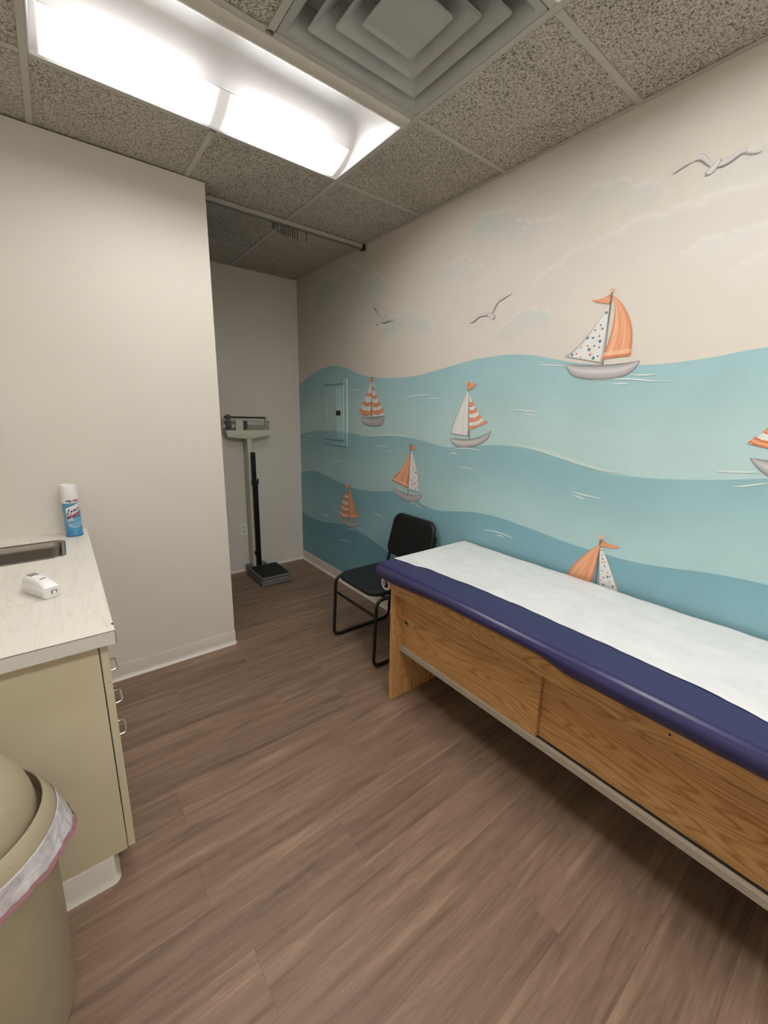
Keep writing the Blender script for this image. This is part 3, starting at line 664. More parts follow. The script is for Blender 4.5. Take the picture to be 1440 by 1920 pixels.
def paint(name, verts2, faces, off, cols=None, dom='POINT', mat=None, parent=None, label=None):
    o = mk(name, [(W - off, a, b) for a, b in verts2], faces, mat or M['mural'], parent or wall, cols=cols, dom=dom)
    if label: o['label'] = label
    return o
wl = ['palest wave along the horizon', 'second wave with a light crest line', 'third wave rising at both ends', 'darkest wave in the lower corner']
for k in range(4):
    yv = np.linspace(YR, BK - .0002, 420)
    if k == 3: yv = yv[yv > -1.2]
    cr = cf[k](yv); rows = np.array([0, .006, .015, .03, .05, .08, .12, .17, .23, .30, .40, .55, .75, 1.0])
    vv, cc = [], []
    for d in rows:
        zz = cr - d * (cr - .09); vv.append(np.stack([yv, zz], 1)); cc.append(zone_color(k, yv, cr - zz))
    m = len(yv); R = len(rows)
    fs = [(r * m + i, (r + 1) * m + i, (r + 1) * m + i + 1, r * m + i + 1) for r in range(R - 1) for i in range(m - 1)]
    paint('painted_wave', np.vstack(vv).tolist(), fs, .0004 * (k + 1), np.vstack(cc), mat=M['mural_sea'], label=wl[k])

def resample(pts, n):
    p = np.array(pts, float); d = np.r_[0, np.cumsum(np.hypot(*np.diff(p, axis=0).T))]
    # smooth (Catmull-Rom style) via dense cubic
    t = np.linspace(0, d[-1], n)
    if len(p) > 2:
        dense = []
        q = np.vstack([2 * p[0] - p[1], p, 2 * p[-1] - p[-2]])
        for i in range(1, len(q) - 2):
            for u in np.linspace(0, 1, 12, endpoint=False):
                dense.append(.5 * ((2 * q[i]) + (q[i + 1] - q[i - 1]) * u + (2 * q[i - 1] - 5 * q[i] + 4 * q[i + 1] - q[i + 2]) * u * u + (3 * q[i] - q[i - 1] - 3 * q[i + 1] + q[i + 2]) * u ** 3))
        dense.append(p[-1]); p = np.array(dense); d = np.r_[0, np.cumsum(np.hypot(*np.diff(p, axis=0).T))]; t = np.linspace(0, d[-1], n)
    return np.stack([np.interp(t, d, p[:, 0]), np.interp(t, d, p[:, 1])], 1)
def patch(name, a, b, nu, nv, fn, off, parent, label=None):
    A, Bq = resample(a, nu + 1), resample(b, nu + 1); v = []
    for i in range(nu + 1):
        for j in range(nv + 1): v.append(A[i] * (1 - j / nv) + Bq[i] * (j / nv))
    f, c = [], []
    for i in range(nu):
        for j in range(nv):
            f.append((i * (nv + 1) + j, i * (nv + 1) + j + 1, (i + 1) * (nv + 1) + j + 1, (i + 1) * (nv + 1) + j))
            c += [fn((i + .5) / nu, (j + .5) / nv)] * 4
    return paint(name, v, f, off, c, 'CORNER', parent=parent, label=label)
def lerp(a, b, t): return tuple(x * (1 - t) + y * t for x, y in zip(a, b))
def stroke(name, pts, w, col, off, parent, taper=True):
    P = resample(pts, 15); v = []
    for i in range(15):
        d = P[min(i + 1, 14)] - P[max(i - 1, 0)]; nrm = np.array([-d[1], d[0]]) / (np.hypot(*d) + 1e-9)
        k = w * (math.sin(math.pi * min(1, max(0, i / 14))) ** .7 if taper else 1) + .0004
        v += [P[i] + nrm * k, P[i] - nrm * k]
    f = [(2 * i, 2 * i + 1, 2 * i + 3, 2 * i + 2) for i in range(14)]
    return paint(name, v, f, off, [col] * len(v), parent=parent)
def disc_pts(y, z, r, n=12): return [(y + r * math.cos(2 * math.pi * k / n), z + r * math.sin(2 * math.pi * k / n)) for k in range(n)]
OR_D, OR, OR_L = rgb(206, 104, 64), rgb(226, 148, 100), rgb(243, 200, 166)
WH, GR_L, GR, GR_D = rgb(232, 229, 223), rgb(214, 211, 208), rgb(172, 169, 168), rgb(120, 117, 118)
MAST = rgb(108, 100, 98)
def sail_fn(kind, bands, seed):
    def fn(u, v):
        e = min(v, 1 - v)
        s = .5 + .5 * math.sin(9 * v + 4 * u + seed) * math.sin(23 * v + 2 * u)
        if kind == 'orange':
            c = lerp(OR, OR_L, .55 * s + (.25 if .15 < v < .3 else 0))
            if e < .06 or u > .96: c = lerp(c, OR_D, .6)
            if .9 < u < .95: c = lerp(c, OR_L, .6)
            return c
        if kind in ('stripe', 'ostripe'):
            ub = u - .05 * math.sin(math.pi * v) + .03
            inb = None
            for a, b in bands:
                if a <= ub <= b: inb = (ub - a) / (b - a)
            if kind == 'ostripe':
                return lerp(OR, rgb(232, 214, 200), .85) if inb is not None else lerp(OR, OR_D, .25 * s)
            if inb is not None:
                return lerp(OR_D, OR, 1 - abs(2 * inb - 1)) if not .35 < inb < .7 else lerp(OR, OR_L, .35)
            c = lerp(WH, GR_L, .5 * s)
            return lerp(c, GR, .45) if e < .05 else c
        c = lerp(WH, GR_L, .6 * s)
        if e < .05 or u > .975: c = lerp(c, GR_D, .55)
        return c
    return fn
def hull_fn(seed):
    def fn(u, v):
        c = lerp(GR, GR_L, max(0, 1 - abs(v - .45) / .3) * (.6 + .4 * math.sin(3 * u + seed)))
        if v < .09 or v > .88: c = lerp(c, GR_D, .6)
        if u < .05 or u > .95: c = lerp(c, GR_D, .4)
        return c
    return fn
BL = ['largest painted sailboat with dotted sail and orange sail', 'painted sailboat with plain white sail and striped sail', 'painted sailboat with two orange striped sails',
      'painted sailboat with orange sail left of dotted sail', 'small painted sailboat with pale hull low on the wall', 'painted sailboat rising from behind the exam table', 'painted sailboat cut off by the picture edge']
for bi, bt in enumerate(BOATS):
    top, bot = bt['hull']
    hull = patch('painted_sailboat', top, bot, 30, 8, hull_fn(bi), .0028, wall, BL[bi])
    stroke('mast', bt['mast'], (.0024 if bi != 4 else .004), MAST, .0031, hull, taper=False)
    for k, s in enumerate(bt['sails']):
        patch('sail', s['a'], s['b'], 48, 14, sail_fn(s['kind'], s['bands'], bi + 2 * k), .0034 + .0002 * k, hull)
    fl = bt['flag']; m = len(fl)
    paint('flag', fl, [tuple(range(m))], .0039, [lerp(OR, OR_L, .2 if i % 2 else 0) if i else OR_D for i in range(m)], parent=hull)
    b = bt['ball']; paint('finial', disc_pts(*b), [tuple(range(12))], .0041, [lerp(OR_L, OR_D, .25 + .25 * math.sin(k)) for k in range(12)], parent=hull)
    vv, ff, cc = [], [], []
    for key, col in (('dots_b', rgb(92, 132, 150)), ('dots_r', rgb(196, 108, 84))):
        for d in bt.get(key, []):
            k = len(vv); vv += disc_pts(*d, n=10); ff.append(tuple(range(k, k + 10))); cc += [col] * 10
    if vv:
        o = paint('sail_dots', vv, ff, .0044, cc, parent=hull); o['kind'] = 'stuff'
GL = ['painted gull high up near the picture edge', 'painted gull banking with one raised wing', 'painted gull gliding between two sailboats']
for gi, g in enumerate(GULLS):
    def body_fn(u, v):
        c = lerp(rgb(222, 216, 212), rgb(150, 143, 143), abs(2 * v - 1) ** 2 * .8)
        return lerp(c, rgb(96, 90, 92), .55) if u < .08 or u > .82 else c
    def wing_fn(u, v):
        c = lerp(rgb(222, 216, 213), rgb(190, 184, 184), v)
        if v > .78: c = lerp(c, rgb(98, 92, 96), .75)
        if v < .12: c = lerp(c, rgb(120, 113, 115), .6)
        return c
    body = patch('painted_gull', g['body'][0], g['body'][1], 16, 8, body_fn, .0034, wall, GL[gi])
    for a, b in g['wings']: patch('wing', a, b, 20, 12, wing_fn, .0030, body)
    for s in g['strokes']: stroke('wing_tip', s, .0024, rgb(158, 150, 148), .0031, body)
for s in FOAM: stroke('painted_ripple', s, .0026, rgb(220, 229, 225), .0024, wall)
# light line that follows the second crest
cy_ = np.linspace(.55, -.05, 15); stroke('crest_line', list(zip(cy_, cf[1](cy_) + .004)), .005, rgb(206, 222, 214), .0023, wall)
cy_ = np.linspace(-.75, -1.35, 15); stroke('crest_line', list(zip(cy_, cf[1](cy_) + .010)), .010, rgb(196, 216, 209), .0023, wall)

# ---- electrical panel painted over with the mural
ep = empty('electrical_panel', (W, 1.02, 1.229)); tag(ep, 'flush electrical panel door painted over with the sea mural', 'electrical panel')
def painted_box(name, y0, y1, z0, z1, x0, x1, parent, bevel=.0, ny_=2, nz_=30):
    """thin raised slab that faces the room and carries the same wave paint; nz_ rows so that the crest shows on it"""
    ysx = np.linspace(y0, y1, ny_ + 1); zsx = np.linspace(z0, z1, nz_ + 1)
    v, f, c = [], [], []
    yy, zz = np.meshgrid(ysx, zsx, indexing='ij')
    def ins(q, lo, hi): return np.clip(q, lo + bevel, hi - bevel)
    v = [(x0, a, b) for a, b in zip(ins(yy, y0, y1).ravel(), ins(zz, z0, z1).ravel())]
    ii = np.arange(yy.size).reshape(yy.shape)
    f = np.stack([ii[:-1, :-1].ravel(), ii[:-1, 1:].ravel(), ii[1:, 1:].ravel(), ii[1:, :-1].ravel()], 1).tolist()
    ring = [int(q) for q in ii[0, :]] + [int(q) for q in ii[1:, -1]] + [int(q) for q in ii[-1, :-1][::-1]] + [int(q) for q in ii[1:-1, 0][::-1]]
    base = len(v); rp = [(float(yy.ravel()[i]), float(zz.ravel()[i])) for i in ring]
    v += [(x1, a, b) for a, b in rp]; m = len(ring)
    f += [(ring[k], base + k, base + (k + 1) % m, ring[(k + 1) % m]) for k in range(m)]
    col = mural_color([p[1] for p in v], [p[2] for p in v])
    return mk(name, v, f, M['mural_sea'], parent, cols=col)
fz0, fz1, fy0, fy1 = 1.229, 1.775, .825, 1.235
for (a, b, c, d) in ((fy0, fy0 + .042, fz0, fz1), (fy1 - .042, fy1, fz0, fz1), (fy0 + .042, fy1 - .042, fz0, fz0 + .042), (fy0 + .042, fy1 - .042, fz1 - .042, fz1)):
    painted_box('trim_strip', a, b, c, d, W - .009, W - .001, ep, .004, 2, 26 if d - c > .1 else 2)
dy0, dy1, dz0, dz1 = fy0 + .046, fy1 - .046, fz0 + .046, fz1 - .046
door = painted_box('door', dy0, dy1, dz0, dz1, W - .0135, W - .003, ep, .004, 4, 60)
for k in range(4):
    yb = dy0 + .028 + .022 * k
    painted_box('door_rib', yb, yb + .010, dz0 + .02, dz1 - .02, W - .0165, W - .0135, door, .003, 2, 50)
box('latch', (W - .021, .908, 1.483), (W - .0136, .978, 1.521), M['dark'], ep, .002, 1)

# ================================================================== ALCOVE
# ---- curtain track with bead chains
tr = empty('curtain_track', (.04, .600, H)); tag(tr, 'ceiling curtain track across the alcove opening', 'curtain track')
bm = bmesh.new()
x0, x1 = EDGE + .002, W - .03
add_box(bm, (x0, .584, H - .026), (x1, .6155, H - .0002)); add_box(bm, (x0, .584, H - .031), (x1, .595, H - .026)); add_box(bm, (x0, .605, H - .031), (x1, .6155, H - .026))
bm_obj('rail', bm, M['track'], tr)
bm = bmesh.new(); add_box(bm, (x0, .5951, H - .0308), (x1, .6049, H - .0262)); add_box(bm, (x0, .5834, H - .031), (x1, .5839, H - .0265)); bm_obj('slot', bm, M['dark'], tr)
box('end_cap', (x1 - .002, .580, H - .034), (W - .005, .620, H - .0002), M['dark'], tr, .003, 2)
first = None
hx = [-.094, -.084, -.072, -.058, -.040, -.028, -.016, -.004, .010, .026, .040, .054, .072, .135]
hl = [.030, .040, .035, .048, .050, .056, .052, .058, .056, .052, .058, .055, .060, .052]
for k, (x, l) in enumerate(zip(hx, hl)):
    r = empty('curtain_carrier', (x, .600, H - .031))
    tag(r, 'small bead chain carrier hanging from the curtain track', 'curtain hook', 'bead chain carriers on the curtain track')
    v, f = [], []
    nb = int(l / .006)
    for q in range(nb):
        g = lathe_geo([(.0002, -.0030), (.0024, -.0018), (.0031, 0), (.0024, .0018), (.0002, .0030)], (x + .0008 * math.sin(q * 1.3 + k), .600, H - .0335 - .006 * q), 6)
        b0 = len(v); v += g[0]; f += [tuple(i + b0 for i in t) for t in g[1]]
    mk('bead_chain', v, f, M['bead'], r)
    tube('hook', [(x, .600, H - .031), (x, .600, H - .034 - .006 * nb)], .0014, M['bead'], r, 5)

# ---- beam scale
sc = empty('physician_scale', (.09, 1.40, 0)); tag(sc, 'cream upright medical beam scale standing in the alcove', 'scale')
box('base', (-.040, 1.205, .004), (.236, 1.560, .058), M['scale_g'], sc, .006, 2)
box('base_rear', (-.02, 1.545, .004), (.16, 1.665, .075), M['scale_g'], sc, .010, 2)
pl = box('platform', (-.038, 1.207, .0625), (.234, 1.545, .080), M['scale_g'], sc, .004, 2)
box('mat', (-.026, 1.222, .080), (.222, 1.530, .0835), M['mat_blk'], pl, .001, 1)
bm = bmesh.new(); add_box(bm, (-.02, 1.23, .058), (.215, 1.53, .0625)); bm_obj('platform_gap', bm, M['dark'], sc)
for fx in (-.02, .212):
    for fy in (1.225, 1.535): lathe('foot', [(.0002, 0), (.012, 0), (.012, .005), (.0002, .005)], (fx, fy, 0), M['dark'], sc, 12)
cxx = .043
box('column', (cxx - .021, 1.565, .070), (cxx + .021, 1.660, 1.29), M['scale_w'], sc, .004, 2)
hy0, hy1 = 1.556, 1.600
head = extrude_poly('beam_housing', [(-.155, 1.336), (.238, 1.336), (.238, 1.292), (.062, 1.262), (.018, 1.262), (-.145, 1.280)], hy0, hy1, 'y', M['scale_w'], sc, .0015)
box('beam_bracket', (-.072, hy0 + .001, 1.334), (-.008, hy0 + .030, 1.425), M['scale_w'], sc, .003, 2)
box('bracket_ledge', (-.074, hy0 - .003, 1.370), (-.004, hy0 + .001, 1.374), M['scale_w'], sc)
box('lower_beam', (-.17, 1.572, 1.360), (.225, 1.580, 1.386), M['beam'], sc, .001, 1)
for k in range(11): box('notch', (.02 + .018 * k, 1.5712, 1.366), (.026 + .018 * k, 1.5722, 1.380), M['gun'], sc)
tube('upper_beam', [(-.160, 1.570, 1.448), (.195, 1.570, 1.444)], .0075, M['black'], sc, 10)
box('beam_post', (.190, 1.564, 1.375), (.208, 1.580, 1.452), M['beam'], sc, .002, 1)
tube('balance_screw', [(.200, 1.571, 1.410), (.232, 1.571, 1.409)], .004, M['gun'], sc, 8)
lathe('balance_nut', [(.0002, -.006), (.010, -.006), (.011, 0), (.010, .006), (.0002, .006)], (.228, 1.571, 1.409), M['beam'], sc, 14, 'x')
box('upright_post', (.224, 1.575, 1.334), (.236, 1.585, 1.395), M['beam'], sc, .001, 1)
box('large_poise', (-.152, 1.556, 1.350), (-.108, 1.592, 1.418), M['gun'], sc, .005, 2)
box('small_poise', (-.146, 1.560, 1.425), (-.112, 1.584, 1.468), M['gun'], sc, .004, 2)
tube('poise_pin', [(-.186, 1.574, 1.402), (-.07, 1.574, 1.402)], .0035, M['gun'], sc, 8)
box('end_bracket', (-.182, 1.566, 1.352), (-.172, 1.582, 1.445), M['beam'], sc, .001, 1)
box('counter_poise', (-.008, 1.556, 1.345), (.030, 1.592, 1.416), M['gun'], sc, .005, 2)
box('height_rod_sleeve', (cxx + .000, 1.530, .085), (cxx + .044, 1.564, .86), M['black'], sc, .003, 1)
box('height_rod', (cxx - .002, 1.536, .84), (cxx + .036, 1.560, 1.145), M['black'], sc, .002, 1)
box('height_collar', (cxx - .007, 1.526, .850), (cxx + .046, 1.5645, .890), M['black'], sc, .003, 1)
box('collar_knob', (cxx + .046, 1.538, .862), (cxx + .056, 1.556, .905), M['black'], sc, .003, 1)
box('rod_bracket', (cxx - .010, 1.536, .19), (cxx + .006, 1.566, .225), M['black'], sc, .002, 1)

# ---- wall outlet
ou = empty('wall_outlet', (-.012, BK, .350)); tag(ou, 'white duplex outlet low on the alcove wall', 'outlet')
box('cover_plate', (-.046, BK - .006, .352), (.024, BK - .0002, .468), M['white_pl'], ou, .003, 2)
for zc in (.388, .432):
    o = extrude_poly('receptacle', rrect(-.028, .006, zc - .015, zc + .015, .008, 4), BK - .0075, BK - .006, 'y', M['base'], ou)
    for sx in (-.019, -.006): box('slot', (sx, BK - .0079, zc - .001), (sx + .003, BK - .0074, zc + .008), M['dark'], o)

# ================================================================== CHAIR
ch = empty('sled_chair', (.30, -.085, 0)); tag(ch, 'black sled base chair standing between mural and exam table', 'chair')
R = .0105
for s, y in ((1, .145), (-1, -.315)):
    pts = fillet([(.545, y, .40), (.525, y, R), (.048, y, R), (.066, y, .438), (.47, y - s * .02, .425), (.50, y - s * .02, .50), (.548, y - s * .022, .74)], .055, 7)
    tube('side_frame', pts, R, M['black'], ch, 12)
    for fx in (.10, .47): box('glide', (fx, y - .009, .0), (fx + .03, y + .009, .006), M['dark'], ch)
tube('front_bar', [(.060, .140, .335), (.060, -.310, .335)], R * .85, M['black'], ch, 10)
tube('rear_bar', [(.535, .145, .24), (.535, -.315, .24)], R * .85, M['black'], ch, 10)
tube('seat_bar', [(.40, .13, .432), (.40, -.30, .432)], R * .8, M['black'], ch, 10)
tube('seat_bar', [(.14, .14, .436), (.14, -.31, .436)], R * .8, M['black'], ch, 10)
def cushion(name, outline, z0, z1, r, mat, parent, T_=None, crown=.0):
    """rounded slab from an outline: bullnose edge of radius r"""
    c = np.mean(np.array(outline), 0); loops = []
    o = np.array(outline)
    d = np.roll(o, -1, 0) - np.roll(o, 1, 0); nrm = np.stack([d[:, 1], -d[:, 0]], 1); nrm /= np.linalg.norm(nrm, axis=1)[:, None]
    zm, hh = (z0 + z1) / 2, (z1 - z0) / 2
    for a in np.linspace(-90, 90, 11):
        ins = r * (1 - math.cos(math.radians(a))); p = o - nrm * ins
        loops.append([(q[0], q[1], zm + hh * math.sin(math.radians(a))) for q in p])
    if crown:
        p = np.array(loops[-1])[:, :2]
        for k in (.75, .4): loops.append([(c[0] + (q[0] - c[0]) * k, c[1] + (q[1] - c[1]) * k, z1 + crown * (1 - k * k)) for q in p])
    if T_: loops = [[T_(q) for q in l] for l in loops]
    return loft(name, loops, mat, parent, True, True, autos=60)
so = [(.058, -.085)]
so = rrect(.062, .500, -.295, .125, .075, 8)
so = [(x - .018 * (1 - ((y + .085) / .21) ** 2) * max(0, (0.28 - x) / .22), y) for x, y in so]
cushion('seat', so, .441, .478, .016, M['fabric_blk'], ch, crown=.006)
bo = rrect(-.212, .212, -.150, .150, .060, 8)
bo = [(a * (1 - .05 * (b / .15)), b) for a, b in bo]
def bt_(q):
    a, b, d = q; lean = .20
    return (.522 + b * lean - d * math.cos(lean) + .016 * (1 - (a / .21) ** 2), -.088 + a, .682 + b * math.cos(lean) - d * math.sin(lean))
cushion('backrest', bo, -.012, .020, .012, M['vinyl_blk'], ch, T_=bt_, crown=.004)
for s in (-1, 1): lathe('back_bolt', [(.0002, 0), (.010, 0), (.008, .006), (.0002, .008)], (.547, -.088 + s * .225, .655), M['black'], ch, 12, 'y')

# ================================================================== EXAM TABLE
et = empty('exam_table', (.25, -1.5, 0)); tag(et, 'oak cabinet exam table with navy vinyl top along the mural', 'exam table')
FX, Y1, Y0 = -.040, -.575, -2.42
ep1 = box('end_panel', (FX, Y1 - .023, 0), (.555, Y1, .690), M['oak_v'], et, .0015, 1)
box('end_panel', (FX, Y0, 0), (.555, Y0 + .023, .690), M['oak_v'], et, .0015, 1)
box('apron', (FX + .001, Y0 + .023, .617), (FX + .021, Y1 - .023, .690), M['oak'], et, .0012, 1)
d1 = box('sliding_door', (.018, -1.405, .311), (.034, Y1 - .0235, .655), M['oak'], et, .001, 1)
d2 = box('sliding_door', (.040, Y0 + .024, .308), (.056, -1.375, .655), M['oak'], et, .001, 1)
for dd, yy in ((d1, -.640), (d2, -2.32)):
    xf = .018 if dd is d1 else .040
    lathe('finger_pull', [(.0155, -.0025), (.0165, -.001), (.0165, .0), (.0125, .0), (.0125, .004), (.0002, .0045)], (xf - .0002, yy, .452), M['brass'], dd, 24, 'x')
    lathe('pull_cup', [(.0002, -.0006), (.0122, -.0006), (.0124, .0012)], (xf - .0002, yy, .452), M['dark'], dd, 20, 'x')
    lathe('lock_core', [(.0002, -.007), (.0070, -.0065), (.0082, -.004), (.0082, .004)], (xf, yy - .002, .447), M['chrome'], dd, 16, 'x')
bm = bmesh.new(); add_box(bm, (.008, Y0 + .023, .283), (.026, Y1 - .023, .311), .001, 1); rail = bm_obj('bottom_rail', bm, M['rail'], et)
box('door_track', (.0262, Y0 + .024, .300), (.062, Y1 - .024, .3075), M['dark'], et)
box('shelf', (.0262, Y0 + .024, .283), (.545, Y1 - .024, .299), M['rail'], et)
box('back_panel', (.545, Y0 + .0235, .283), (.553, Y1 - .0235, .690), M['oak'], et)
box('top_board', (FX + .022, Y0 + .024, .672), (.544, Y1 - .024, .6895), M['oak'], et)
lathe('screw_plug', [(.0002, -.0006), (.003, -.0006), (.003, .0005)], (FX + .001, -.607, .652), M['edge_dk'], et, 10, 'x')
lathe('screw_plug', [(.0002, -.0006), (.004, -.0006), (.004, .0005)], (FX + .001, -1.83, .655), M['edge_dk'], et, 10, 'x')
# navy top with a slight waist along the front edge
px0, px1, py0, py1, pr = -.098, .576, -2.47, -.487, .045
ol = []
nseg = 70
for k in range(nseg + 1): ol.append((px0, py1 - pr - (py1 - py0 - 2 * pr) * k / nseg))          # front, walking to -y
for k in range(1, 9): a = math.radians(180 + 90 * k / 8); ol.append((px0 + pr + pr * math.cos(a), py0 + pr + pr * math.sin(a)))
for k in range(1, 12): ol.append((px0 + pr + (px1 - px0 - 2 * pr) * k / 12, py0))
for k in range(0, 9): a = math.radians(270 + 90 * k / 8); ol.append((px1 - pr + pr * math.cos(a), py0 + pr + pr * math.sin(a)))
for k in range(1, nseg): ol.append((px1, py0 + pr + (py1 - py0 - 2 * pr) * k / nseg))
for k in range(0, 9): a = math.radians(90 * k / 8); ol.append((px1 - pr + pr * math.cos(a), py1 - pr + pr * math.sin(a)))
for k in range(1, 12): ol.append((px1 - pr - (px1 - px0 - 2 * pr) * k / 12, py1))
for k in range(0, 8): a = math.radians(90 + 90 * k / 8); ol.append((px0 + pr + pr * math.cos(a), py1 - pr + pr * math.sin(a)))
def waist(y):
    return .030 * float(smoothstep(-.60, -1.05, np.array(y))) * (1 - float(smoothstep(-1.40, -1.56, np.array(y))) * .93)
PZ0, PZ1 = .6905, .770
vt = cushion('vinyl_top', ol, PZ0, PZ1, .036, M['navy'], et)
off_ = wloc(et)
for v in vt.data.vertices:          # the vinyl is pulled in under the front edge along the first half of the table
    k = float(smoothstep(.745, .700, np.array(v.co.z + off_.z)))
    if v.co.x + off_.x < px0 + .05: v.co.x += k * waist(v.co.y + off_.y)

# paper roll under the overhanging end, carried by two hangers
for x in (-.036, .535):
    box('roll_hanger', (x, -.527, .634), (x + .003, -.507, .6903), M['beam'], et, .0005, 1)
tube('roll_rod', [(-.040, -.517, .648), (.542, -.517, .648)], .006, M['beam'], et, 10)
pr_ = empty('paper_roll', (.25, -.517, .613)); tag(pr_, 'white paper roll hung under the end of the exam table', 'paper roll')
lathe('roll', [(.024, 0), (.0345, 0), (.0345, .56), (.024, .56), (.024, 0)], (-.030, -.517, .6535 - .011), M['roll'], pr_, 32, 'x')
lathe('core', [(.0225, .001), (.0239, .001), (.0239, .559), (.0225, .559), (.0225, .001)], (-.030, -.517, .6535 - .011), M['edge_dk'], pr_, 24, 'x')

# exam paper: thin sheet with soft crinkles, rolled over the end of the top
nx_, ny2 = 46, 220
def fedge(y):
    b = float(np.interp(-y, [.48, .515, .60, .75, 1.0, 1.2, 1.45, 1.69, 1.9, 2.0, 2.2, 2.46], [.018, .024, .040, .068, .086, .0905, .086, .078, .066, .047, .040, .035]))
    return b + .0014 * math.sin(23 * y) + .0010 * math.sin(51 * y + 1) - .006 * math.exp(-((y + .66) / .025) ** 2)
def bedge(y): return .566 + .003 * math.sin(9 * y) + .002 * math.sin(31 * y)
def crink(x, y):
    return .0010 * math.sin(19 * x + 7 * y) * math.sin(11 * y + 3) + .0007 * math.sin(43 * y + 13 * x) + .0005 * math.sin(71 * x - 29 * y)
vv, ff = [], []
ylist = list(np.linspace(-2.465, -.525, ny2))
path = [(y, PZ1 + .0012, 0) for y in ylist]
for a in np.linspace(10, 95, 9):
    ra = math.radians(a); path.append((py1 - .036 + .0375 * math.sin(ra), (PZ0 + PZ1) / 2 + .0412 * math.cos(ra) + .0002, 1))
path += [(-.4868, .705, 2), (-.4845, .680, 2), (-.4818, .650, 2)]
for (y, z, e) in path:
    ye = min(y, -.50) if e < 2 else -.50
    for i in range(nx_ + 1):
        x = fedge(ye) * (1 - i / nx_) + bedge(ye) * i / nx_
        if e: x = max(x, px0 + pr + .006 + .03)
        vv.append((x, y, z + (abs(crink(x, y)) if e == 0 else 0)))
m = nx_ + 1
for j in range(len(path) - 1):
    for i in range(nx_): ff.append((j * m + i, j * m + i + 1, (j + 1) * m + i + 1, (j + 1) * m + i))
o = mk('exam_paper', vv, ff, M['paper'], None, smooth=True); tag(o, 'white crinkled paper sheet covering the navy exam table top', 'paper sheet')
md = o.modifiers.new('thickness', 'SOLIDIFY'); md.thickness = .0004; md.offset = 1

# ================================================================== SINK COUNTER
CX1, CY0, CZ = -1.2235, -.803, .901
cab = empty('base_cabinet', (-1.55, -.45, 0)); tag(cab, 'beige drawer base cabinet under the free end of the counter', 'cabinet')
SX = -1.266; FXC = -1.243; CYS = -.748
def toe_panel(name, y0, y1, parent):
    extrude_poly(name, [(XL + .002, .0), (-1.305, .0), (-1.305, .100), (SX, .100), (SX, .860), (XL + .002, .860)], y0, y1, 'y', M['cab'], parent)
toe_panel('side_panel', CYS, CYS + .018, cab); toe_panel('side_panel', -.172, -.154, cab)
box('bottom_board', (XL + .004, CYS + .0182, .100), (SX - .001, -.1722, .118), M['cab'], cab)
box('toe_kick', (-1.325, CYS + .0182, 0), (-1.307, -.1722, .0995), M['cab'], cab)
# vinyl base wrapped around the side and the toe corner
tb = [(-1.56, CYS - .0035), (-1.318, CYS - .0035)] + [(-1.318 + .015 * math.sin(a), CYS + .0115 - .015 * math.cos(a)) for a in np.linspace(0.15, math.pi / 2, 8)] + [(-1.303, -.18)]
tbi = [(x - (.0 if i < 2 else .0), y) for i, (x, y) in enumerate(tb)]
def wrap_base(pts):
    loops = []
    n = len(pts); P = np.array(pts); d = np.gradient(P, axis=0); nr = np.stack([d[:, 1], -d[:, 0]], 1); nr /= np.linalg.norm(nr, axis=1)[:, None]
    prof = [(.010, .0005), (.007, .006), (.0028, .016), (.0012, .03), (.0012, .098), (.0, .102), (-.0018, .102), (-.0018, .0005)]
    v = [(P[i, 0] + nr[i, 0] * a, P[i, 1] + nr[i, 1] * a, z) for i in range(n) for a, z in prof]; k = len(prof)
    f = [(i * k + j, i * k + (j + 1) % k, (i + 1) * k + (j + 1) % k, (i + 1) * k + j) for i in range(n - 1) for j in range(k)] + [tuple(range(k)), tuple((n - 1) * k + j for j in range(k))[::-1]]
    bm = bmesh.new(); bv = [bm.verts.new(q) for q in v]
    for q in f: bm.faces.new([bv[i] for i in q])
    return bm_obj('toe_base', bm, M['base'], cab, autos=50)
wrap_base(tb)
zr = [(.102, .4500), (.4512, .5800), (.5812, .7100), (.7112, .858)]; hz_ = [.385, .512, .640, .768]
for (z0, z1), hz in zip(zr, hz_):
    dr = box('drawer_front', (SX + .0025, CYS + .001, z0), (FXC, -.158, z1), M['cabedge'], cab, .0015, 1)
    ya, yb = -.474, -.552; xo = FXC + .026
    tube('handle', fillet([(FXC - .004, ya, hz), (xo, ya, hz), (xo, yb, hz), (FXC - .004, yb, hz)], .012, 5), .0036, M['chrome'], dr, 8)
sk = empty('sink_cabinet', (-1.55, .15, 0)); tag(sk, 'beige base cabinet under the sink against the partition wall', 'cabinet')
toe_panel('side_panel', -.152, -.134, sk); toe_panel('side_panel', PT - .020, PT - .0165, sk)
box('bottom_board', (XL + .004, -.1338, .100), (SX - .001, PT - .0205, .118), M['cab'], sk)
box('toe_kick', (-1.325, -.1338, 0), (-1.307, PT - .0205, .0995), M['cab'], sk)
for a, b in ((-.150, .143), (.147, PT - .018)):
    dr = box('door', (SX + .0025, a, .102), (FXC, b, .858), M['cabedge'], sk, .0015, 1)
    yy = b - .04 if a < 0 else a + .04
    tube('handle', fillet([(FXC - .004, yy, .80), (FXC + .026, yy, .80), (FXC + .026, yy, .72), (FXC - .004, yy, .72)], .012, 5), .0036, M['chrome'], dr, 8)

